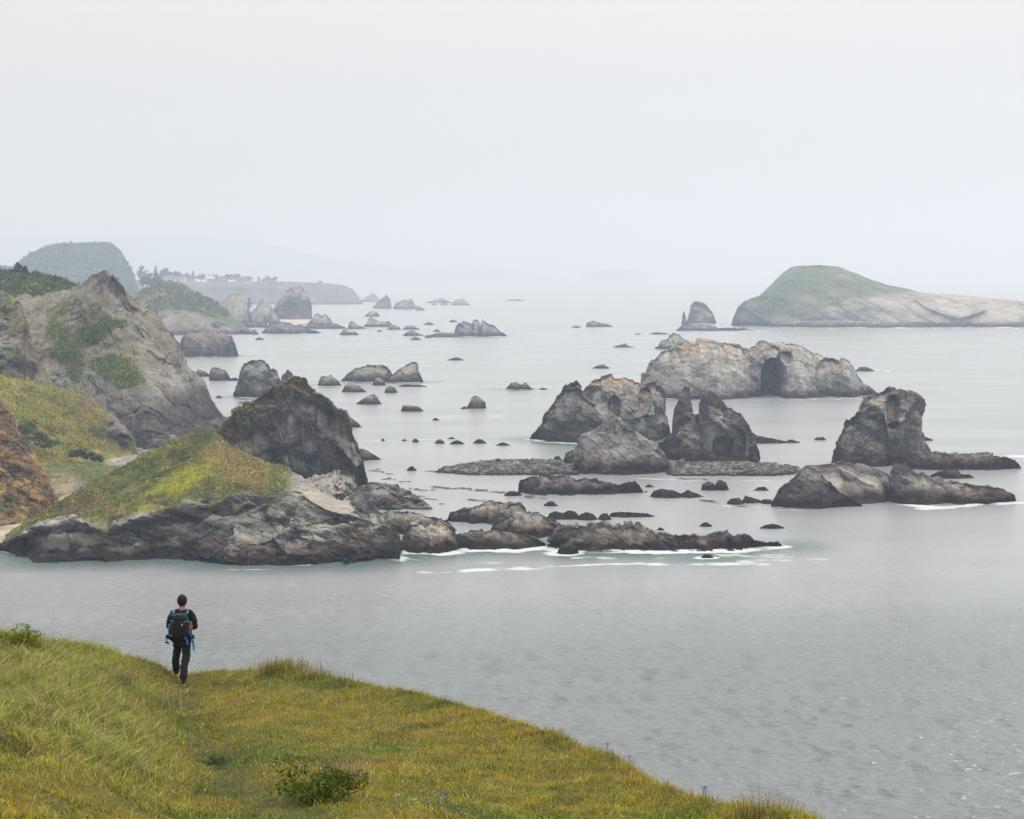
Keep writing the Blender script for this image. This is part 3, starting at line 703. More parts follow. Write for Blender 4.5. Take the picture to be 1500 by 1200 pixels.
for k, (u0, u1, vt, vb) in enumerate([(558, 564, 642, 646), (588, 597, 643, 646), (603, 614, 642, 648), (636, 652, 643, 650), (655, 668, 640, 643), (658, 681, 645, 651), (692, 713, 643, 650), (726, 748, 648, 653)]):
    m = (u0 + u1) / 2
    rock('sea_rock', 'small dark rock, %s from the left in the row between pyramid hill and middle cluster' % ORD[k],
         [S((u0, vb), (u0 * .7 + u1 * .3, vt + 1), (m + 1, vt), (u0 * .25 + u1 * .75, vt + 2), (u1, vb), vb)], group='row of small dark rocks', lite=.25, lich=0, tide=.9)
for (u0, u1, vt, vb, lab) in [
    (620, 637, 472, 476, 'tiny flat rock above the low pointed rock, far left water'), (634, 646, 482, 486, 'tiny rock just left of the castle-like rock'), (621, 634, 490, 495, 'tiny rock at the left tip of the castle-like rock reef'),
    (657, 671, 468, 472, 'tiny pink-grey rock above left of the castle-like rock'), (600, 618, 494, 498, 'tiny flat rock below the low pointed rock'), (632, 641, 444, 447, 'tiny rock under the long far skyline rock'),
    (643, 659, 444, 447, 'thin tiny rock under the gap of the two skyline rocks'), (608, 625, 452, 455, 'thin tiny rock below the far double rock'), (366, 379, 483, 490, 'tiny dark block in front of the green bluff rocks'),
    (373, 388, 494, 498, 'tiny flat rock in open water below the dark ragged reef'), (837, 852, 477, 480, 'thin tiny rock left of the far wedge-shaped rock'), (929, 941, 488, 490, 'tiny rock left of the dark low ledge in the far centre'),
    (789, 803, 568, 571, 'tiny flat rock right of the twin-humped dark rock'), (633, 644, 612, 616, 'tiny rock at the left end of a foam streak below the brick-shaped rock'), (552, 560, 483, 486, 'tiny speck of rock below the flat-tailed rock'),
    (1084, 1094, 479, 482, 'tiny rock at the left foot of the large island')]:
    m = (u0 + u1) / 2
    rock('sea_rock', lab, [S((u0, vb), (u0 * .7 + u1 * .3, vt + .5), (m, vt), (u0 * .3 + u1 * .7, vt + 1), (u1, vb), vb)], group='tiny far rocks', lite=.3, lich=0, tide=.9)
# ------------------------------------------------------------------ the coast: headlands, ridges and cove, each a sheet through contour lines (u, v, depth)
def sheet(lines, nu, nv):
    L = np.stack([resample(l, nu) for l in lines])                # (k, nu, 3) of u, v, D
    X = P(L[..., 0], L[..., 1], L[..., 2])
    k = len(lines)
    seg = np.array([np.linalg.norm(np.diff(np.stack([L[i, :, 0], L[i, :, 1], L[i, :, 2] * 2], -1), axis=0)).mean() * 0 +
                    np.hypot(np.abs(L[i + 1, :, 1] - L[i, :, 1]).mean(), .25 * np.abs(L[i + 1, :, 2] - L[i, :, 2]).mean()) + 2 for i in range(k - 1)])
    cum = np.r_[0, np.cumsum(seg)]
    t = np.linspace(0, cum[-1], nv)
    i = np.clip(np.searchsorted(cum, t, side='right') - 1, 0, k - 2)
    f = (t - cum[i]) / seg[i]
    p0, p1, p2, p3 = X[np.maximum(i - 1, 0)], X[i], X[i + 1], X[np.minimum(i + 2, k - 1)]
    f = f[:, None, None]
    lin = p1 + (p2 - p1) * f
    cr = .5 * (2 * p1 + (p2 - p0) * f + (2 * p0 - 5 * p1 + 4 * p2 - p3) * f ** 2 + (3 * p1 - p0 - 3 * p2 + p3) * f ** 3)
    row = (i + f[:, 0, 0])[:, None] * np.ones((1, nu))            # which contour each vertex lies on
    return .5 * lin + .5 * cr, row

def bump_turf(g, amp, scale, seed):
    n = normals(g)
    d = fbm(g / scale, 4, seed) + .5 * fbm(g / (scale * .3), 3, seed + 5)
    return g + n * (d * amp)[..., None]

def turf_colour(p, seed, scale=9.0, lush=0.4, dry=0.5, earth=0.15):
    a = fbm(p / scale, 4, seed); b = fbm(p / (scale * .35) + 8, 4, seed + 3)
    c = mixc(np.broadcast_to(SCRUB, p.shape).copy(), GREEN, sstep(-.3, .3, a))
    c = mixc(c, STRAW, np.clip(sstep(.35 - dry * .8, .85 - dry * .8, b * .8 + a * .3 + .1), 0, .9))
    c = mixc(c, EARTH, sstep(.5 - earth, .75 - earth, fbm(p / (scale * .6) + 21, 3, seed + 7)) * .8)
    c = mixc(c, np.array((.035, .06, .02)), sstep(.15, .45, fbm(p / (scale * .22) + 33, 3, seed + 9)) * lush)
    return c

def put(name, g, c, mat, label, kind='structure'):
    o = body(name, [g], [c], mat)
    return tag(o, label, kind=kind)

def near_headland():
    L0 = [(u, v, float(dsea(v))) for u, v in [(-160, 808), (0, 813), (40, 820), (70, 827), (100, 825), (150, 824), (190, 822), (230, 823), (270, 826), (330, 834), (380, 835), (420, 835), (460, 833),
                                              (500, 829), (530, 827), (560, 822), (582, 816)]]
    L1 = [(-160, 800, 326), (0, 806, 322), (40, 808, 318), (70, 808, 315), (100, 806, 315), (150, 804, 317), (190, 802, 318), (230, 802, 319), (270, 800, 317), (330, 802, 313), (380, 800, 312), (420, 804, 311), (460, 808, 311),
          (500, 806, 313), (530, 806, 314), (560, 806, 316), (582, 810, 317)]
    L2 = [(-160, 795, 330), (0, 800, 328), (15, 791, 326), (45, 776, 323), (75, 770, 322), (105, 768, 322), (130, 772, 321), (160, 779, 320), (185, 766, 321), (205, 753, 322), (240, 743, 323), (280, 734, 324),
          (320, 724, 325), (360, 718, 326), (400, 720, 325), (440, 735, 322), (470, 748, 320), (500, 753, 319), (530, 761, 318), (556, 774, 318), (573, 792, 318), (582, 808, 318)]
    L3 = [(-160, 797, 336), (0, 797, 334), (15, 785, 334), (40, 768, 335), (75, 757, 336), (110, 742, 337), (150, 723, 338), (200, 705, 339), (240, 690, 340), (280, 674, 341), (305, 664, 342), (340, 682, 341),
          (380, 696, 340), (420, 703, 339), (450, 716, 337), (480, 722, 335), (510, 732, 333), (540, 752, 329), (562, 772, 325), (577, 793, 321), (583, 808, 319)]
    L4 = [(-160, 800, 342), (0, 794, 340), (15, 780, 341), (40, 763, 342), (70, 750, 343), (100, 729, 345), (150, 700, 347), (200, 672, 349), (250, 648, 351), (285, 632, 352), (300, 627, 352), (313, 633, 352),
          (330, 648, 353), (360, 668, 354), (390, 679, 355), (410, 683, 355), (430, 692, 355), (450, 701, 353), (470, 699, 352), (495, 694, 350), (508, 700, 348), (516, 715, 345), (528, 735, 340), (548, 752, 333),
          (566, 775, 327), (583, 808, 320)]
    L5 = [(-160, 800, 352), (0, 790, 352), (40, 770, 356), (100, 745, 365), (200, 725, 385), (300, 715, 400), (400, 730, 395), (470, 735, 388), (520, 750, 372), (550, 770, 352), (583, 812, 324)]
    g, row = sheet([L0, L1, L2, L3, L4, L5], 580, 310)
    u0, v0 = uvof(g)
    right = sstep(395, 450, u0 + .25 * (v0 - 700))
    rockm = np.clip(1 - sstep(1.75, 2.35, row + .55 * fbm(g / 6, 4, 77) + .25 * fbm(g / 1.6, 3, 78) - .35 * sstep(170, 60, u0)) + right, 0, 1)
    smooth = np.clip(np.maximum(spot(u0, v0, 480, 738, 62, 22, 25), spot(u0, v0, 395, 706, 60, 12, 12)), 0, 1)
    g = roughen(g, 17, 301, amp=(.5 * rockm * (1 - .7 * smooth) + .03), dip=-20, keep=.6, stretch=1.6, wbig=.5)
    cut = rockm * (1 - .7 * smooth) * np.clip(1 - sstep(1.45, 2.0, row) + right, 0, 1)
    g = facet(g, 9.0, 331, -25, 1.5, .9, (.35, .5), mask=cut)
    g = facet(g, 3.8, 333, -40, 1.7, .8, (.35, .45), mask=cut)
    c2, e2, _ = cells(g / np.array((9, 6, 7)), 512)
    g = g + normals(g) * (rockm * (1 - .7 * smooth) * (.35 * c2 - .25 * (1 - sstep(0, .1, e2))))[..., None]
    g = roughen(g, 5.0, 305, amp=.28 * rockm * (1 - .6 * smooth), dip=-25, keep=.6, stretch=1.8, wbig=.5, bed=1.8)
    gb = bump_turf(g, .75, 3.5, 303)
    g = g + (gb - g) * (1 - rockm)[..., None]
    n = normals(g)
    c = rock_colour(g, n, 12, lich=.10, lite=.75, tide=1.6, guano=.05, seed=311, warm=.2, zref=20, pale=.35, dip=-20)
    # the pale bleached bench above the right-hand cliff
    bench = np.maximum(spot(u0, v0, 480, 738, 62, 22, 25), spot(u0, v0, 395, 706, 60, 12, 12)) * sstep(.25, .65, n[..., 2] + .25 * fbm(g / 3, 3, 5))
    c = mixc(c, np.array((.40, .375, .32)), np.clip(bench, 0, 1) * .9)
    c = mixc(c, np.array((.23, .18, .10)), np.clip(spot(u0, v0, 535, 785, 55, 22, 20) * sstep(-.3, .3, fbm(g / 4, 3, 9)), 0, 1) * .6)
    t = turf_colour(g, 321, 8, lush=.25, dry=.45, earth=.2)
    w = fbm(g / 3.5, 4, 330)
    t = mixc(t, np.array((.21, .20, .06)), sstep(-.4, .3, fbm(g / 6, 3, 331)) * .4)
    lime = np.maximum(spot(u0, v0, 262, 708, 85, 22, -32), spot(u0, v0, 222, 742, 36, 10, -15))
    t = mixc(t, LIME, np.clip(lime * sstep(-.45, .15, w), 0, 1))
    t = mixc(t, GREEN, np.clip(spot(u0, v0, 190, 712, 75, 22, -30) * sstep(-.3, .3, w + .1), 0, 1) * .7)
    t = mixc(t, np.array((.05, .065, .028)), np.clip(spot(u0, v0, 245, 685, 46, 20, -30) * sstep(-.1, .3, w), 0, 1) * .8)
    t = mixc(t, np.array((.27, .19, .085)), np.clip(spot(u0, v0, 345, 682, 70, 26, 30) * sstep(-.6, .2, w), 0, 1) * .85)
    t = mixc(t, EARTH * .85, np.clip(spot(u0, v0, 110, 752, 65, 18, -25) * sstep(-.4, .2, w), 0, 1) * .8)
    ledge = sstep(.55, .85, n[..., 2] + .3 * fbm(g / 5, 3, 340)) * (g[..., 2] > 7) * (1 - right)
    c = mixc(c, t, np.clip((1 - rockm) + .5 * ledge, 0, 1))
    put('headland', g, c, M_LAND, 'near headland with a yellow-green grassy cone above dark sea cliffs')

def pyramid_hill():
    g, s = rock_grid([(300, 690), (316, 650), (325, 632), (333, 616), (345, 602), (370, 586), (390, 573), (410, 562), (425, 554), (431, 551), (438, 552), (447, 560), (455, 570), (470, 580), (485, 592), (500, 605), (510, 620), (517, 640), (525, 660),
                      (533, 690), (541, 725)], 728, thick=15, seed=401, amp=.75, keep=.35, boxy=1.35, nvmul=1.3, dip=-70, stretch=2.2)
    n = normals(g)
    u, v = uvof(g)
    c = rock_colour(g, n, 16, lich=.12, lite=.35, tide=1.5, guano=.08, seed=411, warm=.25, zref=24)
    t = turf_colour(g, 415, 7, lush=.15, dry=.8, earth=.6)
    left = np.clip(spot(u, v, 345, 615, 60, 45, -35) + .7 * spot(u, v, 425, 565, 32, 22), 0, 1)
    m = np.clip(left * sstep(.1, .5, n[..., 2] + .45 * fbm(g / 5, 4, 417) + .2), 0, 1)
    c = mixc(c, t, m * .9)
    put('headland', g, c, M_LAND, 'dark rocky pyramid hill with turf on its left shoulder')

def ridge():
    C4 = [(-170, 440, 690), (-60, 432, 690), (0, 430, 685), (30, 432, 675), (60, 436, 668), (90, 426, 660), (116, 418, 652), (124, 410, 648), (140, 402, 644), (158, 396, 640), (170, 402, 640), (185, 418, 640), (197, 434, 640), (215, 452, 640),
          (228, 468, 640), (240, 480, 640), (252, 490, 640), (262, 502, 640), (275, 530, 640), (290, 548, 642), (303, 560, 642), (312, 578, 642), (325, 600, 641), (336, 613, 640)]
    C3 = [(-170, 470, 650), (0, 465, 645), (40, 475, 636), (80, 465, 628), (120, 450, 622), (158, 430, 618), (185, 455, 615), (205, 480, 614), (225, 505, 612), (245, 525, 612), (262, 540, 616), (280, 562, 620), (300, 580, 626), (318, 597, 632), (336, 613.5, 638)]
    C2 = [(-170, 520, 620), (0, 510, 615), (50, 530, 608), (100, 540, 600), (140, 545, 592), (170, 550, 585), (200, 560, 578), (225, 575, 578), (250, 583, 588), (275, 592, 598), (300, 602, 610), (320, 609, 624), (336, 614, 636)]
    C1 = [(-170, 600, 590), (0, 600, 585), (100, 610, 575), (160, 615, 560), (200, 622, 545), (225, 625, 552), (255, 622, 570), (285, 618, 592), (310, 615, 612), (336, 614.5, 633)]
    C0 = [(-170, 650, 565), (0, 650, 560), (100, 660, 545), (180, 668, 520), (205, 668, 510), (225, 657, 526), (260, 646, 550), (300, 631, 586), (336, 615, 630)]
    C5 = [(-170, 470, 760), (0, 470, 760), (100, 480, 740), (160, 490, 730), (240, 540, 710), (300, 590, 690), (336, 614, 650)]
    g, row = sheet([C0, C1, C2, C3, C4, C5], 400, 300)
    u, v = uvof(g)
    w = fbm(g / 14, 4, 500)
    gul = np.maximum(spot(u, v, 88, 515, 26, 75, -25), spot(u, v, 165, 545, 60, 30, 30)) * .8
    vegm = np.clip(np.maximum(gul * sstep(-.35, .15, w + .1), .9 * spot(u, v, 120, 470, 90, 45, 25) * sstep(.05, .35, w)), 0, 1)
    g = roughen(g, 24, 501, amp=.5 * (1 - .75 * vegm), dip=-52, keep=.6, stretch=2.2, wbig=.35)
    g = facet(g, 17.0, 521, -58, 2.0, .8, (.35, .35), mask=np.ones(vegm.shape))
    g = facet(g, 6.5, 523, -62, 1.9, .8, (.35, .4), mask=1 - .55 * vegm)
    g = roughen(g, 9, 502, amp=.35 * (1 - .9 * vegm), dip=-60, keep=.6, stretch=2.0, wbig=.5)
    g = g + (bump_turf(g, .4, 5, 503) - g) * vegm[..., None]
    n = normals(g)
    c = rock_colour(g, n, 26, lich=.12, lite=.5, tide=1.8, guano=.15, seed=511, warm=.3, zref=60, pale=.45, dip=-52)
    c = mixc(c, np.array((.20, .165, .15)), sstep(-.15, .4, fbm(g / np.array((7, 7, 12)), 4, 513)) * .5)
    t = turf_colour(g, 515, 12, lush=.5, dry=.25, earth=.15)
    dk = spot(u, v, 90, 525, 30, 62, -25)
    t = mixc(t * np.array((1.0, 1.4, .9)), np.array((.075, .155, .04)), np.clip(dk, 0, 1) * .7)
    c = mixc(c, t, vegm)
    t2 = turf_colour(g, 519, 10, lush=.2, dry=.8, earth=.35)
    c = mixc(c, t2, np.clip(sstep(.35, .7, n[..., 2] + .4 * w) * (1 - vegm) * sstep(12, 22, g[..., 2]), 0, 1) * .42)
    low = 1 - sstep(5, 14, g[..., 2] + 6 * w)
    c = mixc(c, DARK * 1.15, np.clip(low, 0, 1) * .75)
    put('ridge', g, c, M_LAND, 'steep rocky coastal ridge with a pointed summit and green gullies')

def left_cliffs():
    T = [(-170, 425, 562), (0, 433, 560), (12, 433, 560), (26, 442, 560), (34, 462, 560), (40, 482, 560), (50, 507, 559), (60, 535, 558), (75, 560, 555), (94, 584, 550)]
    Mi = [(-170, 500, 550), (0, 500, 548), (25, 505, 548), (45, 530, 549), (60, 555, 550), (78, 574, 549), (94, 586, 548)]
    B = [(-170, 600, 540), (0, 575, 542), (30, 580, 543), (60, 585, 544), (94, 590, 545)]
    K = [(-170, 450, 620), (0, 450, 620), (40, 500, 610), (94, 590, 590)]
    g, row = sheet([B, Mi, T, K], 180, 190)
    g = roughen(g, 15, 601, amp=.5, dip=75, keep=.5, stretch=2.2, wbig=.3)
    g = facet(g, 6.0, 603, 75, 2.2, .8, (.35, .3))
    n = normals(g)
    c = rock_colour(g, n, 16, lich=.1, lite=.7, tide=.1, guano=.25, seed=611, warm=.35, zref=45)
    u, v = uvof(g)
    c = mixc(c, turf_colour(g, 613, 8, dry=.5, earth=.3), np.clip(sstep(.45, .75, n[..., 2] + .3 * fbm(g / 6, 3, 615)) + (row > 2.0), 0, 1))
    put('cliff', g, c, M_LAND, 'grey cliff at the left edge below the wooded ridge')

    S4 = [(-170, 515, 505), (0, 548, 505), (30, 556, 505), (60, 562, 505), (85, 568, 505), (110, 573, 505), (130, 585, 505), (150, 599, 505), (170, 612, 505), (185, 628, 505), (196, 645, 505), (205, 667, 506)]
    S3 = [(-170, 560, 490), (0, 572, 488), (40, 590, 488), (80, 608, 489), (120, 628, 492), (150, 645, 496), (175, 657, 500), (205, 668, 505)]
    S2 = [(-170, 610, 470), (0, 610, 470), (50, 630, 472), (100, 648, 478), (140, 660, 485), (165, 667, 492), (190, 669, 500), (205, 669, 504)]
    S1 = [(-170, 690, 440), (0, 680, 440), (60, 690, 445), (100, 690, 455), (140, 682, 470), (165, 676, 485), (185, 671, 497), (205, 670, 503)]
    S5 = [(-170, 590, 540), (0, 600, 540), (100, 640, 540), (205, 672, 520)]
    g, row = sheet([S1, S2, S3, S4, S5], 280, 190)
    u, v = uvof(g)
    rk = np.clip(spot(u, v, 178, 632, 34, 40, 35) * (row > 2.2), 0, 1)
    g = roughen(g, 12, 621, amp=.05 + .6 * rk, dip=50, keep=.5)
    g = bump_turf(g, .5, 5, 623)
    n = normals(g)
    t = turf_colour(g, 625, 10, lush=.35, dry=.55, earth=.12)
    t = mixc(t, np.array((.26, .235, .055)), sstep(-.4, .3, fbm(g / 11, 3, 627)) * .55)
    t = mixc(t, EARTH, np.clip(spot(u, v, 135, 598, 50, 16, 38) * sstep(-.3, .3, fbm(g / 5, 3, 629)), 0, 1) * .7)
    c = mixc(t, rock_colour(g, n, 12, lich=.1, lite=.5, tide=.8, seed=631, warm=.4, zref=20), rk)
    for (a, b, ra, rb) in [(35, 628, 12, 14), (60, 640, 14, 6), (75, 650, 22, 6), (112, 664, 20, 7), (140, 668, 16, 5)]:
        c = mixc(c, np.array((.04, .062, .028)), np.clip(spot(u, v, a, b, ra, rb) * sstep(-.5, .1, fbm(g / 3, 3, 633)), 0, 1) * .9)
    put('slope', g, c, M_LAND, 'yellow-green grassy spur running down to the driftwood cove')

    T = [(-170, 500, 402), (-60, 560, 396), (0, 588, 390), (10, 603, 388), (22, 628, 386), (40, 655, 384), (58, 683, 382), (68, 708, 380), (78, 733, 378), (87, 748, 377)]
    Mi = [(-170, 640, 380), (0, 680, 373), (30, 700, 372), (50, 718, 373), (70, 738, 375), (87, 748.5, 376.5)]
    B = [(-170, 778, 356), (0, 772, 357), (30, 770, 359), (55, 764, 364), (75, 755, 371), (88, 749, 376)]
    K = [(-170, 560, 440), (0, 640, 430), (50, 710, 415), (88, 750, 385)]
    g, row = sheet([B, Mi, T, K], 190, 220)
    g = roughen(g, 9, 641, amp=.8, dip=70, keep=.5, stretch=2.0, wbig=.4)
    g = roughen(g, 3.5, 643, amp=.8, dip=60, keep=.6, stretch=1.6, wbig=.5)
    n = normals(g)
    u, v = uvof(g)
    a = fbm(g / np.array((3, 3, 9)), 4, 645)
    c = mixc(np.broadcast_to(np.array((.15, .115, .082)), g.shape).copy(), np.array((.36, .23, .095)), sstep(-.15, .35, a))
    c = mixc(c, np.array((.075, .064, .055)), sstep(.12, .4, fbm(g / 4, 4, 647)) * .8)
    c = mixc(c, GREEN * .8, np.clip(spot(u, v, 15, 742, 26, 20) * sstep(-.3, .2, fbm(g / 3, 3, 649)), 0, 1) * .85)
    c = mixc(c, np.array((.36, .22, .10)), np.clip(1 - sstep(.0, .35, row), 0, 1) * .6)
    put('cliff', g, c, M_LAND, 'ochre eroded cliff at the left edge above the beach')

def cove():
    F0 = [(-170, 808, 323), (0, 800, 328), (60, 778, 342), (110, 750, 366), (160, 745, 372), (250, 735, 380)]
    F1 = [(-170, 772, 357), (0, 770, 357.5), (60, 748, 377), (100, 733, 387), (150, 727, 390), (250, 718, 398)]
    F2 = [(-170, 720, 400), (0, 712, 405), (60, 702, 414), (100, 701, 414), (150, 701, 414), (250, 692, 424)]
    F3 = [(-170, 690, 440), (0, 686, 445), (60, 681, 450), (120, 681, 455), (160, 679, 462), (250, 674, 478)]
    F4 = [(-170, 668, 490), (0, 668, 490), (100, 668, 492), (160, 669, 496), (200, 669.5, 500), (250, 669, 505)]
    g, row = sheet([F0, F1, F2, F3, F4], 240, 150)
    g = bump_turf(g, .25, 5, 661)
    u, v = uvof(g)
    w = fbm(g / 6, 4, 663)
    c = mixc(turf_colour(g, 665, 12, lush=.2, dry=.15, earth=.1), np.array((.15, .165, .055)), np.full(g.shape[:2], .5))
    c = mixc(c, np.array((.36, .29, .20)), np.clip(spot(u, v, 95, 712, 34, 24, 25) * sstep(-.5, .2, w), 0, 1) * .85)
    c = mixc(c, np.array((.15, .145, .14)), np.clip(spot(u, v, 120, 712, 16, 10) * sstep(-.2, .3, w), 0, 1))
    sand = np.maximum((1 - sstep(.75, 1.1, row + .1 * w)) * 1.0, spot(u, v, 96, 731, 18, 7, -20))
    c = mixc(c, np.array((.46, .38, .29)), np.clip(sand, 0, 1))
    c = mixc(c, np.array((.42, .39, .36)), np.clip(spot(u, v, 190, 672, 44, 11, -8) * sstep(-.7, 0, w), 0, 1))
    put('meadow', g, c, M_LAND, 'flat green meadow and sand behind the near headland')

def far_coast():
    def far(name, label, crest, base_v, D, mat=M_FAR, depth=None, foot=.3, fn=None, nu=200, nv=70, amp=.3, size=None, seed=0):
        cr = np.array([(u, v, D) for u, v in crest], float)
        b0 = np.array([(u, max(base_v, v + .5), float(dsea(base_v)) if base_v > HOR + 3 else D * .93) for u, v in crest], float)
        md = cr.copy(); md[:, 1] = cr[:, 1] * (1 - foot) + b0[:, 1] * foot; md[:, 2] = cr[:, 2] * .45 + b0[:, 2] * .55
        bk = cr.copy(); bk[:, 2] = D + (depth or .08 * D); bk[:, 1] = cr[:, 1] + (base_v - cr[:, 1]) * .95
        g, row = sheet([b0, md, cr, bk], nu, nv)
        s = size or max(8, .12 * D * .1)
        g = roughen(g, s, seed + 701, amp=amp, dip=60, keep=.25)
        n = normals(g)
        c = fn(g, n, row, *uvof(g))
        return put(name, g, c, mat, label)

    def wooded(g, n, row, u, v):
        return mixc(turf_colour(g, 711, 30, lush=.6, dry=.1, earth=0) * .8, np.array((.03, .055, .025)), sstep(-.2, .3, fbm(g / 20, 4, 713)))
    far('hill', 'round wooded hill in blue haze at left', [(-170, 398), (-60, 392), (0, 392), (22, 393), (30, 384), (40, 375), (60, 366), (75, 360), (100, 359), (125, 358), (150, 357), (163, 358), (172, 366), (180, 378), (188, 392), (196, 408), (207, 440), (212, 470)],
        455, 3200, fn=wooded, amp=.45, size=45)

    def mix_head(g, n, row, u, v):
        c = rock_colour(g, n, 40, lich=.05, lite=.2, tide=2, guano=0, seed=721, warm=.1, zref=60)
        t = turf_colour(g, 723, 35, lush=.3, dry=.3, earth=.05)
        return mixc(c, t, sstep(.85, 1.15, row + .3 * fbm(g / 25, 3, 725)))
    far('headland', 'green bluff with a dark cliff foot beyond the table rock', [(150, 470), (195, 445), (205, 428), (225, 419), (240, 415), (258, 416), (275, 423), (290, 432), (310, 440), (325, 452), (335, 462), (350, 470), (362, 480), (380, 489)],
        490, 1750, fn=mix_head, foot=.5, amp=.4, size=30, seed=3)

    for lab, sil, bv, pl in [('pale broken cliff behind the far beach', [(296, 474), (306, 460), (318, 452), (326, 441), (334, 437), (341, 429), (350, 431), (354, 440), (361, 444), (366, 455), (374, 474)], 475, 1.1),
                             ('smaller pale crag between the broken cliff and the big rounded rock', [(360, 474), (368, 456), (375, 450), (381, 440), (386, 438), (390, 447), (397, 449), (402, 458), (412, 474)], 475, .8),
                             ('dark fluted cliff at the foot of the green bluff', [(180, 492), (196, 482), (214, 476), (232, 466), (250, 459), (266, 456), (284, 456), (300, 462), (316, 470), (334, 478), (352, 483), (372, 491)], 491, .1)]:
        rock('cliff', lab, [dict(sil=sil, base_v=bv, thick=30, amp=.6, keep=.4, boxy=1.0, dip=78)], cat='cliff', mat=M_FAR, lite=.5, warm=.3, lich=.1, pale=pl, veg=.5)

    def flat_head(g, n, row, u, v):
        c = rock_colour(g, n, 60, lich=.05, lite=.15, tide=2, guano=0, seed=741, warm=.1, zref=60)
        return mixc(c, turf_colour(g, 743, 60, lush=.3, dry=.5, earth=.1), sstep(1.7, 2.0, row + .2 * fbm(g / 40, 3, 745)))
    far('headland', 'long flat-topped far headland carrying houses', [(100, 412), (200, 410), (240, 412), (300, 413), (350, 413), (400, 412), (430, 413), (460, 414), (490, 416), (508, 419), (517, 424), (524, 433), (532, 445)], 446, 3800, fn=flat_head, nu=260, nv=50, amp=.35, size=30, seed=9)

    def faint(g, n, row, u, v):
        return np.broadcast_to(np.array((.06, .075, .05)), g.shape).copy()
    far('hill', 'very faint long hill fading into the haze behind the far headland', [(-200, 346), (100, 345), (250, 345), (300, 346), (350, 350), (400, 358), (450, 371), (500, 382), (550, 388), (600, 391), (650, 389), (680, 385), (720, 391), (760, 398), (800, 404), (830, 408)],
        410, 16000, fn=faint, nu=160, nv=24, amp=.25, size=120, depth=1500, seed=13)
    far('hill', 'very faint flat hump on the horizon left of the pale far stack', [(845, 409), (860, 399), (875, 395), (900, 393), (925, 396), (940, 400), (950, 408)], 410, 15000, fn=faint, nu=60, nv=20, amp=.2, size=100, depth=900, seed=15)
    rock('sea_rock', 'big pale rounded rock standing on the far beach', [
        dict(sil=[(397, 469), (402, 450), (410, 438), (420, 425), (430, 420), (440, 420), (448, 428), (454, 440), (457, 452), (457, 469)], base_v=469, boxy=.75, amp=.5, keep=.12, thick=24)], lite=.8, warm=.5, lich=.3, mat=M_FAR)
    # far beach
    q = [(u, v, float(dsea(v)) - 1) for u, v in [(385, 477), (410, 478), (440, 475), (462, 470)]]
    r = [(u, v, float(dsea(v)) * .985) for u, v in [(380, 468), (410, 468), (440, 467), (465, 467)]]
    g, row = sheet([q, r], 30, 8)
    put('beach', g, np.broadcast_to(np.array((.5, .43, .34)), g.shape).copy(), M_FAR, 'narrow pale beach below the big pale rounded rock')

    cr = [(-170, 392, 800), (-60, 398, 800), (0, 402, 800), (20, 400, 800), (60, 404, 800), (90, 411, 798), (105, 419, 795), (122, 430, 790)]
    ba = [(-170, 470, 720), (0, 460, 720), (60, 455, 725), (122, 445, 735)]
    bk = [(-170, 430, 900), (0, 430, 900), (122, 440, 880)]
    g, row = sheet([ba, cr, bk], 150, 60)
    g = bump_turf(g, 2.2, 9, 751)
    put('ridge', g, turf_colour(g, 753, 14, lush=.8, dry=.1, earth=.05) * .8, M_LAND, 'dark scrub-covered ridge at the far left behind the grey cliff')
near_headland(); pyramid_hill(); ridge(); left_cliffs(); cove(); far_coast()
# ------------------------------------------------------------------ the foreground: a grassy brow falling away to the sea
E_U = np.array([-900, -400, -200, 0, 60, 150, 220, 268, 330, 400, 490, 600, 700, 800, 900, 960, 1050, 1180, 1300, 1500, 2200, 3200.])
E_V = np.array([905, 915, 925, 944, 946, 964, 976, 984, 985, 979, 994, 1013, 1038, 1073, 1108, 1147, 1178, 1203, 1240, 1290, 1500, 1750.])
E_Y = np.array([26, 29, 31, 34, 35, 37.5, 39.5, 41, 41, 40, 38.5, 36, 33.5, 31, 28, 26, 23, 19.5, 17, 14, 9, 6.])
def edge_at(u):
    """depth and height (relative to the camera) of the brow along the column u"""
    v, y = np.interp(u, E_U, E_V), np.interp(u, E_U, E_Y)
    return y, -(v - HOR) / FPX * y

def ground(x, y):
    """height of the turf, in scene coordinates"""
    x, y = np.asarray(x, float), np.asarray(y, float)
    yy = np.maximum(y, .5)
    ye, ze = edge_at(750 + FPX * x / yy)
    t = np.clip(yy / ye, 0, 1)
    z = -1.65 + (ze + 1.65) * (1 - (1 - t) ** 1.45)
    over = np.maximum(yy - ye, 0)
    z = z - .25 * over - np.where(over > 0, .06 * over ** 1.7, 0)
    q = np.stack([x, y, x * 0], -1)
    near = 1 - sstep(0, 6, over)
    z = z + near * (.10 * fbm(q / 2.6, 3, 801) + .035 * fbm(q / .7, 3, 803))
    # the rough tussocky bank at the left, and the trodden path the walker follows
    u = 750 + FPX * x / yy
    z = z + .22 * near * sstep(310, 110, u) * sstep(18, 24, yy) * (.5 + fbm(q / 1.7, 3, 805))
    px = path_x(yy)
    z = z - .09 * np.exp(-((x - px) / .45) ** 2) * sstep(15, 19, yy) * near
    return CAM_H + z

def path_x(y):
    return np.interp(y, [10, 16, 19, 22, 26, 30, 34, 37.7, 41], [-.6, -1.0, -1.4, -2.4, -3.6, -4.6, -5.55, -6.26, -6.9])

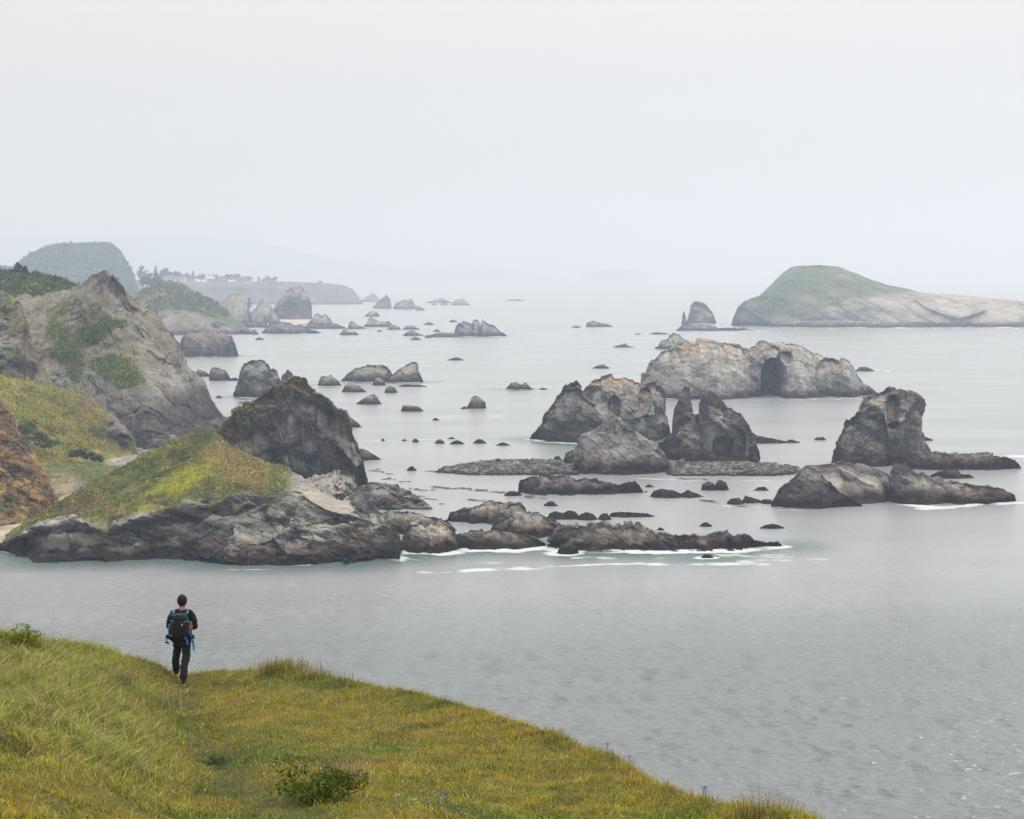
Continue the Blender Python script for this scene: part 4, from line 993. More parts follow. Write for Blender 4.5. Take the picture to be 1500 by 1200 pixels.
def sward_colour(x, y, u):
    """tone of the grass patch by patch: ochre, olive, fresh green, straw"""
    q = np.stack([x, y, x * 0], -1)
    a = fbm(q / 2.2, 4, 811); b = fbm(q / .8, 3, 813); c0 = fbm(q / 4.5, 3, 815)
    ochre, olive, green, straw, rust = (np.array((.40, .300, .050)), np.array((.310, .285, .046)), np.array((.160, .215, .040)), np.array((.46, .38, .16)), np.array((.40, .24, .06)))
    c = mixc(np.broadcast_to(olive, q.shape).copy(), ochre, sstep(-.25, .3, a + .25 * b))
    c = mixc(c, green, sstep(.0, .42, -a + .35 * b + .1 * c0) * .85)
    lush = sstep(330, 180, u + 60 * b) * sstep(20.5, 23.5, y + 1.2 * b) * sstep(41, 35.5, y + 1.0 * b)
    c = mixc(c, np.array((.215, .270, .085)), lush * .85)
    pth = np.exp(-((x - path_x(y)) / .55) ** 2) * sstep(17, 21, y)
    c = mixc(c, np.array((.150, .190, .040)), np.clip(pth, 0, 1) * .5)
    gr = spot(u, HOR + 2900 * 6.6 / y, 400, 1065, 130, 40, 10)
    c = mixc(c, np.array((.135, .195, .042)), np.clip(gr * sstep(-.3, .3, b + .1), 0, 1) * .75)
    c = c * (1 + .55 * np.clip(fbm(q / .42 + 5, 3, 819), -.6, .7))[..., None] * np.array((.95, 1.0, 1.0))
    c = mixc(c, np.array((.075, .115, .03)), sstep(.10, .36, fbm(q / np.array((1.1, 1.6, 1)) + 15, 3, 820)) * .65)
    c = mixc(c, rust, sstep(.28, .5, fbm(q / 1.3 + 9, 3, 817)) * .6)
    return c, lush

def foreground():
    u = np.r_[np.linspace(-900, -100, 30), np.linspace(-90, 1300, 300), np.linspace(1310, 3200, 40)]
    t = np.r_[np.linspace(.05, .3, 12), np.linspace(.31, 1.06, 170), np.linspace(1.09, 1.5, 20), np.linspace(1.6, 2.9, 14)]
    U, T = np.meshgrid(u, t, indexing='xy')
    ye, _ = edge_at(U)
    y = T * ye; x = (U - 750) / FPX * y
    z = ground(x, y)
    g = np.stack([x, y, z], -1)
    c, _ = sward_colour(x, y, U)
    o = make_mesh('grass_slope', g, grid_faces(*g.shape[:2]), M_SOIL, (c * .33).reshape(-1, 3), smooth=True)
    tag(o, 'grassy headland brow in the foreground, falling away to the sea', kind='structure')

def blades(n, umin, umax, tmin, tmax, seed, hgt, wid, lean, accept=None, tint=None, tip=None, ylim=None):
    """n curved blades (3 tris each) on the slope"""
    r = np.random.default_rng(seed)
    P_, C_ = [], []
    got = 0
    while got < n:
        u = r.uniform(umin, umax, n * 2)
        ye, _ = edge_at(u)
        t = np.sqrt(r.uniform(tmin ** 2, tmax ** 2, n * 2))
        y = t * ye; x = (u - 750) / FPX * y
        ok = np.ones(len(x), bool)
        ok &= (HOR + FPX * 6.0 / y) < 1500
        if ylim: ok &= (y > ylim[0]) & (y < ylim[1])
        if accept is not None: ok &= accept(x, y, u, r)
        x, y, u = x[ok], y[ok], u[ok]
        P_.append(np.stack([x, y, u], -1)); got += len(x)
    q = np.concatenate(P_)[:n]
    x, y, u = q[:, 0], q[:, 1], q[:, 2]
    z = ground(x, y) - .015
    c, lush = sward_colour(x, y, u)
    clump = np.clip(.75 + .9 * fbm(np.stack([x / .45, y / .45, x * 0], -1), 2, 831), .35, 1.6)
    h = hgt * np.exp(r.normal(0, .35, n)) * (1 + .9 * lush) * clump
    c = c * np.array((1.24, 1.22, .80)) * np.exp(r.normal(0, .40, (n, 1))) * np.exp(r.normal(0, .10, (n, 3)))
    dry = r.random(n) < (.16 + .10 * lush)
    c[dry] = np.array((.46, .37, .17)) * np.exp(r.normal(0, .25, (dry.sum(), 1)))
    if tint is not None: c = tint(c, r, n, x, y)
    a = r.uniform(0, 2 * math.pi, n)
    ln = lean * h * r.uniform(.3, 1.6, n)
    wx = r.uniform(0, 2 * math.pi, n)
    w = wid * r.uniform(.6, 1.4, n)
    base = np.stack([x, y, z], -1)
    side = np.stack([np.cos(wx), np.sin(wx), wx * 0], -1) * w[:, None]
    dirv = np.stack([np.cos(a), np.sin(a), a * 0], -1)
    mid = base + dirv * (ln * .3)[:, None]; mid[:, 2] += h * .6
    top = base + dirv * ln[:, None]; top[:, 2] += h * r.uniform(.82, 1.0, n)
    V = np.stack([base - side, base + side, mid - side * .75, mid + side * .75, top], 1)
    k = np.arange(n)[:, None] * 5
    F = np.concatenate([k + np.array([[0, 1, 3]]), k + np.array([[0, 3, 2]]), k + np.array([[2, 3, 4]])])
    cc = np.repeat(np.clip(c, .01, .7)[:, None, :], 5, 1)
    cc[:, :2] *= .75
    if tip is not None: cc[:, 4] = tip
    return V.reshape(-1, 3), F, cc.reshape(-1, 3)

def stack_meshes(parts):
    V, F, C, off = [], [], [], 0
    for v, f, c in parts:
        V.append(v); F.append(f + off); C.append(c); off += len(v)
    return np.concatenate(V), np.concatenate(F), np.concatenate(C)

foreground()
_lush = lambda x, y, u, r: r.random(len(x)) < sward_colour(x, y, u)[1]
_offpath = lambda x, y, u, r: r.random(len(x)) > .75 * np.exp(-((x - path_x(y)) / .35) ** 2) * sstep(18, 22, y)
v, f, c = stack_meshes([
    blades(170000, -110, 1330, .40, 1.03, 821, .068, .0050, .8, _offpath),
    blades(42000, -110, 420, .45, 1.02, 823, .078, .0075, 1.5, _lush),
    blades(9000, -110, 1330, .96, 1.03, 825, .12, .0040, .6, None, lambda c, r, n, x, y: c * .6 + np.array((.16, .12, .05))),
    blades(3500, -110, 1330, .45, 1.02, 827, .18, .0030, .4, lambda x, y, u, r: r.random(len(x)) < sstep(-.1, .4, fbm(np.stack([x / 3, y / 3, x * 0], -1), 3, 829)), lambda c, r, n, x, y: np.tile(np.array((.40, .31, .15)), (n, 1)) * np.exp(r.normal(0, .2, (n, 1)))),
])
TAN = lambda c, r, n, x, y: np.tile(np.array((.44, .36, .19)), (n, 1)) * np.exp(r.normal(0, .3, (n, 1)))
WEED = lambda c, r, n, x, y: np.tile(np.array((.10, .16, .04)), (n, 1)) * np.exp(r.normal(0, .35, (n, 1)))
v, f, c = stack_meshes([(v, f, c),
    blades(16000, -110, 1330, .40, 1.01, 841, .035, .0045, 3.2, None, TAN),                      # matted dead stems
    blades(7000, -110, 420, .45, 1.01, 843, .09, .0055, 2.0, _lush, TAN),                         # bent bleached blades in the rough bank
    blades(16000, -110, 1330, .40, 1.0, 845, .035, .015, 1.6, lambda x, y, u, r: r.random(len(x)) < sstep(.05, .3, fbm(np.stack([x / .9, y / .9, x * 0], -1), 3, 847)), WEED),   # low broad-leaved weeds
])
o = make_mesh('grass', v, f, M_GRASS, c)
tag(o, 'mixed green, ochre and straw grass covering the foreground brow', kind='stuff')

def leaf_cloud(n, centre, radii, size, seed, cols, flat=.5, shell=.55, lobes=7):
    """n small leaf triangles spread through a lumpy crown"""
    r = np.random.default_rng(seed)
    lc = r.normal(0, .45, (lobes, 3)); lr = r.uniform(.35, .7, lobes)
    k = r.integers(0, lobes, n)
    d = r.normal(0, 1, (n, 3)); d /= np.linalg.norm(d, axis=1, keepdims=True)
    p = lc[k] + d * (lr[k] * (shell + (1 - shell) * r.random(n)) ** 1)[:, None]
    p = p * np.asarray(radii) + np.asarray(centre)
    a = r.normal(0, 1, (n, 3)); a[:, 2] *= flat; a /= np.linalg.norm(a, axis=1, keepdims=True)
    b = np.cross(a, r.normal(0, 1, (n, 3))); b /= np.linalg.norm(b, axis=1, keepdims=True) + 1e-9
    s = size * np.exp(r.normal(0, .3, (n, 1)))
    V = np.stack([p - a * s, p + b * s * .7, p + a * s], 1)
    F = np.arange(n * 3).reshape(n, 3)
    ci = np.asarray(cols)[r.integers(0, len(cols), n)] * np.exp(r.normal(0, .22, (n, 1)))
    return V.reshape(-1, 3), F, np.repeat(ci[:, None], 3, 1).reshape(-1, 3)

def on_turf(u, v):
    """the turf point seen at column u, row v"""
    ye, _ = edge_at(u)
    ys = np.linspace(.3, 1.0, 400) * ye
    x = (u - 750) / FPX * ys
    vv = HOR + FPX * (CAM_H - ground(x, ys)) / ys
    i = int(np.argmin(np.abs(vv - v)))
    return float(x[i]), float(ys[i]), float(ground(x[i], ys[i]))

def tube(pts, rad, n=6):
    pts = np.asarray(pts, float); rad = np.broadcast_to(rad, len(pts))
    t = np.gradient(pts, axis=0); t /= np.linalg.norm(t, axis=1, keepdims=True) + 1e-9
    ref = np.array((0, 0, 1.0)) if abs(t[0, 2]) < .9 else np.array((1.0, 0, 0))
    a = np.cross(t, ref); a /= np.linalg.norm(a, axis=1, keepdims=True) + 1e-9
    b = np.cross(t, a)
    an = np.linspace(0, 2 * math.pi, n, endpoint=False)
    V = pts[:, None] + rad[:, None, None] * (np.cos(an)[None, :, None] * a[:, None] + np.sin(an)[None, :, None] * b[:, None])
    k = len(pts)
    i = (np.arange(k - 1)[:, None] * n + np.arange(n)[None]); j = np.arange(k - 1)[:, None] * n + (np.arange(n)[None] + 1) % n
    F = np.stack([i, j, j + n, i + n], -1).reshape(-1, 4)
    return V.reshape(-1, 3), F

M_BARK = plain('bark', (.09, .07, .055), .9, .1, .3, 6)
def shrub(u, v, radii, n, leaf, cols, label, name='shrub', seed=1, lift=.35, flat=.6):
    x, y, z = on_turf(u, v)
    root = empty(name, (x, y, z))
    vv, ff, cc = leaf_cloud(n, (0, 0, radii[2] * lift * 2), radii, leaf, seed, cols, flat=flat, lobes=11)
    vv[:, 2] = np.maximum(vv[:, 2], .01)
    o = make_mesh('crown', vv, ff, M_LEAF, cc); o.parent = root
    r = np.random.default_rng(seed)
    sv, sf = [], []; off = 0
    for k in range(5):
        e = np.array((r.normal(0, .5) * radii[0], r.normal(0, .4) * radii[1], radii[2] * 1.1))
        a, b = tube([(0, 0, -.03), e * (.4, .4, .45), e], np.array((.02, .014, .006)), 5)
        sv.append(a); sf.append(b + off); off += len(a)
    o = make_mesh('stems', np.concatenate(sv), np.concatenate(sf), M_BARK); o.parent = root
    tag(root, label, 'shrub')
shrub(462, 1176, (.52, .45, .26), 3200, .026, [(.08, .125, .015), (.125, .175, .02), (.035, .055, .012), (.19, .22, .03)], 'low bright green conifer-like shrub in the grass at bottom centre', seed=831)
shrub(33, 946, (.34, .3, .22), 1100, .028, [(.17, .23, .02), (.11, .16, .018), (.25, .27, .03)], 'leafy yellow-green shrub on the brow at the left edge', seed=833, flat=1.2)
shrub(315, 1120, (.20, .16, .07), 420, .02, [(.06, .10, .03), (.09, .13, .04)], 'small dark leafy plant among purple flowers below the walker', name='wild_plant', seed=835)

def tussock(u, v, n, h, spread, col, label, seed):
    x, y, z = on_turf(u, v)
    r = np.random.default_rng(seed)
    bx, by = r.normal(0, spread, n), r.normal(0, spread * .6, n)
    hh = h * np.exp(r.normal(0, .3, n)); a = r.uniform(0, 6.28, n); ln = hh * r.uniform(.15, .8, n)
    w = .005
    base = np.stack([bx, by, np.full(n, -.05)], -1)
    side = np.stack([np.cos(a + 1.5), np.sin(a + 1.5), a * 0], -1) * w
    mid = base + np.stack([np.cos(a) * ln * .3, np.sin(a) * ln * .3, hh * .65], -1)
    top = base + np.stack([np.cos(a) * ln, np.sin(a) * ln, hh * .95], -1)
    V = np.stack([base - side, base + side, mid - side * .7, mid + side * .7, top], 1).reshape(-1, 3)
    k = np.arange(n)[:, None] * 5
    F = np.concatenate([k + np.array([[0, 1, 3]]), k + np.array([[0, 3, 2]]), k + np.array([[2, 3, 4]])])
    c = np.asarray(col)[r.integers(0, len(col), n)] * np.exp(r.normal(0, .25, (n, 1)))
    o = make_mesh('grass_tussock', V, F, M_GRASS, np.repeat(c[:, None], 5, 1).reshape(-1, 3))
    o.location = (x, y, z)
    tag(o, label, 'grass tussock')
T_ = [(.40, .31, .13), (.30, .25, .08), (.18, .18, .05)]
tussock(415, 983, 700, .26, .26, T_, 'tall tan tussock on the brow right of the walker', 841)
tussock(462, 992, 450, .20, .22, T_, 'lower tan tussock at the right end of the brow tuft', 843)
tussock(512, 1150, 260, .30, .12, [(.44, .36, .20), (.36, .27, .12)], 'pale dry grass tussock behind the bright green shrub', 845)
tussock(235, 1035, 260, .26, .22, [(.42, .36, .20), (.20, .22, .07)], 'bleached bent tussock in the rough grass left of the walker', 847)
tussock(165, 1000, 260, .26, .25, [(.44, .37, .2), (.2, .22, .07)], 'bleached tussock in the middle of the left bank', 849)
tussock(1120, 1194, 300, .20, .16, T_, 'tan tussock at the lower right end of the brow', 851)

# flowers: a dozen larger purple ones stand as single plants, the specks are one scatter
M_PETAL = tinted('petal', rough=.7, s1=20, s2=9, amp=.2, bump=0, leafy=True)
def flower(u, v, k):
    x, y, z = on_turf(u, v)
    root = empty('iris', (x, y, z), random.random() * 6)
    a, b = tube([(0, 0, -.02), (.005, .004, .06), (.0, .01, .125)], .0035, 5)
    o = make_mesh('stem', a, b, M_GRASS, np.tile((.09, .14, .03), (len(a), 1))); o.parent = root
    V, F = [], []
    for j in range(6):
        an = j * math.pi / 3
        d = np.array((math.cos(an), math.sin(an), 0)); s = np.array((-math.sin(an), math.cos(an), 0))
        up = .045 if j % 2 else -.012
        c = np.array((0, .01, .125))
        i = len(V)
        V += [c, c + d * .019 + s * .012 + (0, 0, up * .6), c + d * .033 + (0, 0, up * .7), c + d * .019 - s * .012 + (0, 0, up * .6)]
        F.append((i, i + 1, i + 2, i + 3))
    o = make_mesh('blossom', V, F, M_PETAL, np.tile((.22, .12, .42), (len(V), 1))); o.parent = root
    tag(root, 'small purple iris flower standing in the foreground grass', 'flower', 'purple irises in the grass')
for k, (u, v) in enumerate([(219, 994), (138, 1079), (88, 1130), (279, 1104), (312, 1104), (330, 1106), (521, 1076), (545, 1073), (642, 1192), (648, 1180), (626, 1190), (589, 1020), (441, 985), (760, 1082), (818, 1091), (890, 1076), (922, 1098), (1033, 1142), (1030, 1172), (588, 1122), (659, 1057)]):
    flower(u, v, k)
def specks():
    r = np.random.default_rng(861)
    V, F, C = [], [], []
    kinds = [(.55, .42, .02), (.62, .60, .5), (.30, .19, .45), (.45, .30, .40)]
    n = 0
    while n < 420:
        u = r.uniform(240, 1180); t = r.uniform(.5, .99); ye = float(edge_at(u)[0]); y = t * ye; x = (u - 750) / FPX * y
        if float(fbm(np.array([[x / 1.6, y / 1.6, 4.]]), 2, 863)[0]) < .02: continue
        z = float(ground(x, y)) + r.uniform(.06, .15)
        s = r.uniform(.006, .013); i = len(V)
        V += [(x - s, y, z), (x, y - s, z - s * .6), (x + s, y, z), (x, y + s, z + s * .8)]
        F.append((i, i + 1, i + 2, i + 3)); C += [kinds[r.choice(4, p=[.45, .3, .15, .1])]] * 4
        n += 1
    o = make_mesh('wildflowers', V, F, M_PETAL, np.array(C))
    tag(o, 'tiny yellow, white and lilac wildflowers dotted through the grass', kind='stuff')
specks()
# ------------------------------------------------------------------ the walker, seen from behind
M_SKIN = plain('skin', (.42, .24, .16), .55, .35, .08, 25)
M_HAIR = plain('dark_hair', (.022, .017, .015), .75, .25, .35, 60)
M_JACKET = plain('black_jacket_cloth', (.020, .020, .024), .85, .25, .25, 18)
M_TROUSER = plain('black_trouser_cloth', (.026, .026, .031), .9, .2, .25, 15)
M_PACK = plain('dark_pack_nylon', (.026, .026, .030), .7, .35, .25, 22)
M_PACK2 = plain('dark_pack_mesh', (.016, .016, .019), .85, .25, .25, 30)
M_BLUE = plain('blue_webbing', (.025, .27, .56), .6, .35, .12, 40)
M_ORANGE = plain('orange_trim', (.75, .20, .04), .6, .35, .1, 40)
M_SHOE = plain('dark_shoe', (.02, .02, .022), .7, .35, .2, 40)
M_SOLE = plain('lime_sole', (.38, .50, .09), .6, .35, .1, 40)
M_WHITE = plain('white_print', (.75, .75, .75), .6, .3, .05, 40)
M_BOTTLE = plain('clear_grey_bottle', (.10, .10, .11), .35, .5, .05, 20)

def skin_mesh(name, verts, edges, mat, parent, root=0, sub=2, folds=0):
    """a continuous tapered body grown on a skeleton: verts = (x, y, z, rx, ry)"""
    me = bpy.data.meshes.new(name)
    me.from_pydata([v[:3] for v in verts], edges, [])
    o = bpy.data.objects.new(name, me)
    COL.objects.link(o)
    md = o.modifiers.new('skin', 'SKIN'); md.use_smooth_shade = True; md.branch_smoothing = .6
    for i, v in enumerate(verts):
        sv = me.skin_vertices[0].data[i]
        sv.radius = (v[3], v[4] if len(v) > 4 else v[3])
        sv.use_root = (i == root)
    sd = o.modifiers.new('subdivision', 'SUBSURF'); sd.levels = sub; sd.render_levels = sub
    dg = bpy.context.evaluated_depsgraph_get()
    ev = o.evaluated_get(dg)
    m2 = bpy.data.meshes.new_from_object(ev)
    o.modifiers.clear()
    o.data = m2
    if folds:
        nv = len(m2.vertices)
        co = np.empty(nv * 3, np.float32); m2.vertices.foreach_get('co', co); co = co.reshape(-1, 3).astype(float)
        no = np.empty(nv * 3, np.float32); m2.vertex_normals.foreach_get('vector', no); no = no.reshape(-1, 3)
        d = folds * (gnoise(co / np.array((.10, .10, .05)), 3) + .6 * gnoise(co / np.array((.05, .05, .03)) + 4, 5))
        m2.vertices.foreach_set('co', (co + no * d[:, None]).astype(np.float32).ravel())
    m2.materials.clear(); m2.materials.append(mat)
    m2.polygons.foreach_set('use_smooth', np.ones(len(m2.polygons), bool))
    o.parent = parent
    return o

def chain(seq):
    return [(i, i + 1) for i in range(len(seq) - 1)]

def ellipsoid(c, r, nu=20, nv=14, fn=None):
    th = np.linspace(0, math.pi, nv); ph = np.linspace(0, 2 * math.pi, nu, endpoint=False)
    T, Pp = np.meshgrid(th, ph, indexing='ij')
    d = np.stack([np.sin(T) * np.cos(Pp), np.sin(T) * np.sin(Pp), np.cos(T)], -1)
    v = d * np.asarray(r)
    if fn is not None: v = fn(v, d)
    v = v + np.asarray(c)
    i = np.arange(nv - 1)[:, None] * nu + np.arange(nu)[None]; j = np.arange(nv - 1)[:, None] * nu + (np.arange(nu)[None] + 1) % nu
    F = np.stack([i, i + nu, j + nu, j], -1).reshape(-1, 4)
    return v.reshape(-1, 3), F

def rbox(c, s, taper=(1, 1), bulge=.12, n=9, lean=0.0):
    """a soft box: a superellipsoid with tapered top"""
    def fn(v, d):
        e = .45
        w = np.sign(d) * np.abs(d) ** e
        w = w / (np.abs(w) ** 4).sum(-1, keepdims=True) ** .25
        k = (w[..., 2] + 1) / 2
        out = w * np.asarray(s)
        out[..., 0] *= 1 + (taper[0] - 1) * k; out[..., 1] *= 1 + (taper[1] - 1) * k
        out[..., 1] += lean * k
        return out
    return ellipsoid(c, s, 28, 18, fn)

def strap(pts, w, t=.004, axis=(0, 0, 1.0)):
    """a flat ribbon of webbing along pts"""
    pts = np.asarray(pts, float)
    tg = np.gradient(pts, axis=0); tg /= np.linalg.norm(tg, axis=1, keepdims=True) + 1e-9
    nr = np.asarray(axis, float) / np.linalg.norm(axis)
    sd = np.cross(tg, nr); sd /= np.linalg.norm(sd, axis=1, keepdims=True) + 1e-9
    up = np.cross(sd, tg)
    V = np.stack([pts - sd * w / 2 - up * t, pts + sd * w / 2 - up * t, pts + sd * w / 2 + up * t, pts - sd * w / 2 + up * t], 1)
    k = len(pts); F = []
    for i in range(k - 1):
        for j in range(4):
            F.append((i * 4 + j, i * 4 + (j + 1) % 4, i * 4 + 4 + (j + 1) % 4, i * 4 + 4 + j))
    F += [(3, 2, 1, 0), tuple((k - 1) * 4 + j for j in range(4))]
    return V.reshape(-1, 3), np.array(F)

def walker():
    fx, fy, fz = on_turf(269.5, 1004)
    X0 = fx - .085
    zl = float(ground(X0 - .2, fy + .62))
    root = empty('person', (X0, fy, fz))
    dz = zl - fz + .02                        # the leading foot stands a little lower
    hy = .26                            # the hips are between the feet
    # ---- body: one continuous figure with head, arms and five-fingered hands, legs
    V, E = [], []
    def add(v, link=None):
        V.append(v); i = len(V) - 1
        if link is not None: E.append((link, i))
        return i
    pel = add((0, hy, .93, .135, .10))
    sp1 = add((0, hy + .01, 1.08, .13, .095), pel)
    sp2 = add((0, hy + .02, 1.25, .15, .105), sp1)
    sp3 = add((0, hy + .02, 1.40, .12, .085), sp2)
    nk = add((0, hy + .03, 1.49, .062, .062), sp3)
    hd0 = add((0, hy + .045, 1.555, .072, .082), nk)
    hd1 = add((0, hy + .05, 1.64, .085, .098), hd0)
    hd2 = add((0, hy + .045, 1.705, .074, .088), hd1)
    nose = add((0, hy + .155, 1.64, .012, .012), hd1)
    for sx in (-1, 1):
        add((sx * .088, hy + .045, 1.64, .012, .02), hd1)      # ears
        sh = add((sx * .17, hy + .02, 1.40, .062), sp3)
        ua = add((sx * .235, hy + .0, 1.27, .05), sh)
        el = add((sx * .262, hy + .02, 1.12, .043), ua)
        fa = add((sx * .20, hy + .17, 1.10, .036), el)
        wr = add((sx * .115, hy + .29, 1.15, .027, .022), fa)
        pm = add((sx * .085, hy + .345, 1.165, .033, .018), wr)
        for k in range(4):                                     # fingers curl towards each other round a small camera
            oz = .03 - .02 * k; l = (.042, .048, .045, .034)[k]
            f1 = add((sx * (.07 - .004), hy + .37 + l * .3, 1.165 + oz, .0095), pm)
            f2 = add((sx * .052, hy + .372 + l, 1.163 + oz, .0088), f1)
            add((sx * .03, hy + .366 + l, 1.16 + oz, .0078), f2)
        t1 = add((sx * .072, hy + .325, 1.195, .011), wr)
        add((sx * .052, hy + .35, 1.21, .0095), t1)
    hipz = .90
    for sx, ay, az, kx in ((1, .02, .085, .07), (-1, .62, .085 + dz, -.17)):
        hp = add((sx * .088, hy, hipz - .02, .095), pel)
        kn = add(((sx * .088 + (kx if sx > 0 else -.165)) / 2 + (.0 if sx > 0 else -.02), (hy + ay) / 2 + .05, .50 + az * .4, .062), hp)
        cf = add((kx if sx > 0 else -.165, ay * .72 + hy * .28 + (.01 if sx > 0 else .0), .32 + az * .5, .052), kn)
        an = add((kx if sx > 0 else -.17, ay, az, .034), cf)
        add((kx + .015 * sx if sx > 0 else -.175, ay + .12, az - .045, .03, .024), an)
    skin_mesh('body', V, E, M_SKIN, root, pel)
    # ---- clothes
    jv, je = [], []
    def aj(v, link=None):
        jv.append(v); i = len(jv) - 1
        if link is not None: je.append((link, i))
        return i
    j0 = aj((0, hy, .90, .185, .135)); j1 = aj((0, hy + .01, 1.08, .158, .12), j0); j2 = aj((0, hy + .02, 1.27, .175, .125), j1)
    j3 = aj((0, hy + .02, 1.42, .14, .105), j2); aj((0, hy + .02, 1.515, .088, .082), j3)
    for sx in (-1, 1):
        a = aj((sx * .175, hy + .02, 1.405, .082), j3); b = aj((sx * .243, hy, 1.27, .068), a); c = aj((sx * .268, hy + .02, 1.12, .060), b)
        d = aj((sx * .205, hy + .17, 1.10, .052), c); aj((sx * .125, hy + .28, 1.145, .042), d)
    skin_mesh('jacket', jv, je, M_JACKET, root, 0, 3, .012)
    tv, te = [], []
    def at(v, link=None):
        tv.append(v); i = len(tv) - 1
        if link is not None: te.append((link, i))
        return i
    t0 = at((0, hy, .94, .185, .13))
    for sx, ay, az, kx in ((1, .02, .085, .07), (-1, .62, .085 + dz, -.17)):
        h = at((sx * .088, hy - .005, .86, .118), t0)
        q = at((sx * .092 - (.01 if sx < 0 else 0), (hy + ay) / 2 * .5 + hy * .5 + .03, .70 + az * .2, .094), h)
        k = at(((sx * .088 + kx) / 2 + (.018 if sx > 0 else -.012), (hy + ay) / 2 + .05, .50 + az * .4, .083), q)
        c = at((kx, ay * .72 + hy * .28, .30 + az * .5, .080), k)
        at((kx + .002, ay - .005, az - .01, .080), c)
    skin_mesh('trousers', tv, te, M_TROUSER, root, 0, 3, .014)
    # ---- hair: a close dark cap over crown and back of the head
    def cap(v, d):
        return v * (1 + .03 * gnoise(d * 6, 5)[..., None])
    a, b = ellipsoid((0, hy + .026, 1.655), (.102, .112, .122), 24, 18, cap)
    keep = np.array([not (a[f][:, 1].mean() > hy + .085 and a[f][:, 2].mean() < 1.69) and a[f][:, 2].mean() > 1.548 for f in b])
    o = make_mesh('hair', a, b[keep], M_HAIR, smooth=True); o.parent = root
    # ---- shoes
    for (kx, ay, az) in ((.07, .02, 0.0), (-.172, .62, dz)):
        def foot(v, d):
            v = v.copy(); v[..., 2] = np.where(v[..., 2] < 0, v[..., 2] * .75, v[..., 2] * np.where(d[..., 1] > 0, .75, 1.1)); return v
        a, b = ellipsoid((kx, ay + .065, az + .055), (.05, .145, .055), 18, 12, foot)
        o = make_mesh('shoe', a, b, M_SHOE, smooth=True); o.parent = root
        a, b = ellipsoid((kx, ay + .065, az + .012), (.055, .152, .018), 18, 8)
        s = make_mesh('sole', a, b, M_SOLE, smooth=True); s.parent = o
    tag(root, 'walker in black jacket and trousers with a backpack, seen from behind on the brow', 'person')

    # ---- backpack: a thing of its own, carried
    pk = empty('backpack', (X0 + .005, fy + hy - .16, fz + .90))
    def part(name, vf, mat, par=pk, smooth=True):
        o = make_mesh(name, np.asarray(vf[0]) * np.array((1.2, 1.05, 1.0)), vf[1], mat, smooth=smooth); o.parent = par
        return o
    part('main_bag', rbox((0, -.06, .27), (.165, .11, .25), (.82, .8)), M_PACK)
    part('lid', rbox((.005, -.07, .475), (.13, .11, .065), (.8, .75)), M_PACK)
    part('front_pocket', rbox((.0, -.165, .22), (.115, .04, .16), (.85, .8)), M_PACK2)
    part('side_pocket', rbox((-.165, -.05, .13), (.03, .07, .12), (.8, .8)), M_PACK2)
    part('side_pocket', rbox((.165, -.05, .13), (.03, .07, .12), (.8, .8)), M_PACK2)
    part('back_panel', rbox((0, .045, .28), (.14, .02, .24), (.9, 1)), M_PACK2)
    hb = part('hip_belt', rbox((-.20, .02, .055), (.055, .05, .042)), M_PACK2)
    hb2 = part('hip_belt', rbox((.175, .02, .05), (.05, .05, .042)), M_PACK2)
    A = (0, -1.0, 0)
    def web(name, pts, w=.022, mat=M_BLUE, par=pk, axis=A):
        a, b = strap(pts, w, .003, axis)
        return part(name, (a, b), mat, par, False)
    web('belt_strap', [(-.225, -.04, .035), (-.232, -.05, -.02), (-.222, -.05, -.06), (-.20, -.045, -.075), (-.19, -.045, -.055)], .026, par=hb)
    part('buckle', rbox((-.225, -.05, -.048), (.028, .01, .012)), M_PACK2, hb)
    web('belt_strap', [(.185, -.04, .04), (.205, -.05, .0), (.212, -.055, -.05), (.222, -.055, -.12), (.226, -.055, -.205)], .034, par=hb2)
    part('buckle', rbox((.20, -.055, -.04), (.022, .01, .012)), M_PACK2, hb2)
    for s in (-1, 1):
        st = web('shoulder_strap', [(s * .085, -.09, .515), (s * .105, -.02, .55), (s * .115, .06, .575), (s * .12, .16, .56), (s * .125, .25, .48), (s * .13, .27, .35), (s * .15, .2, .15)], .05, M_PACK2, axis=(0, -.6, .8))
        web('load_lifter', [(s * .12, -.06, .535), (s * .116, -.02, .56), (s * .112, .02, .585)], .026, par=st, axis=(0, -.6, .8))
    web('webbing', [(-.135, -.175, .535), (-.10, -.18, .515), (-.075, -.178, .53), (-.05, -.175, .515)], .016)
    web('webbing', [(-.15, -.16, .40), (-.125, -.18, .415), (-.10, -.19, .40)], .026)
    web('webbing', [(-.175, -.12, .33), (-.178, -.13, .27), (-.185, -.12, .20), (-.19, -.11, .16)], .022)
    web('webbing', [(.075, -.19, .385), (.11, -.19, .405), (.14, -.17, .39), (.16, -.14, .395)], .022)
    web('webbing', [(-.17, -.14, .105), (-.15, -.165, .115), (-.13, -.17, .10)], .026)
    web('webbing', [(.085, -.185, .075), (.11, -.185, .06), (.13, -.18, .02), (.137, -.18, -.04), (.125, -.18, -.065)], .024)
    web('webbing', [(.165, -.12, .20), (.168, -.13, .16), (.18, -.12, .12), (.188, -.1, .06)], .022)
    web('webbing', [(-.02, -.172, .53), (0, -.18, .535), (.03, -.175, .53)], .015)
    part('zip_pull', rbox((-.145, -.165, .345), (.014, .006, .02)), plain('faded_red_tag', (.30, .10, .07)))
    part('logo', rbox((.045, -.197, .325), (.006, .004, .022)), M_WHITE)
    part('logo', rbox((.05, -.197, .345), (.010, .004, .006)), M_WHITE)
    tag(pk, 'black backpack with bright blue straps on the walker’s back', 'backpack')
    # ---- bottle in the side pocket
    bt = empty('water_bottle', (X0 + .215, fy + hy - .16 - .10, fz + .90 + .16))
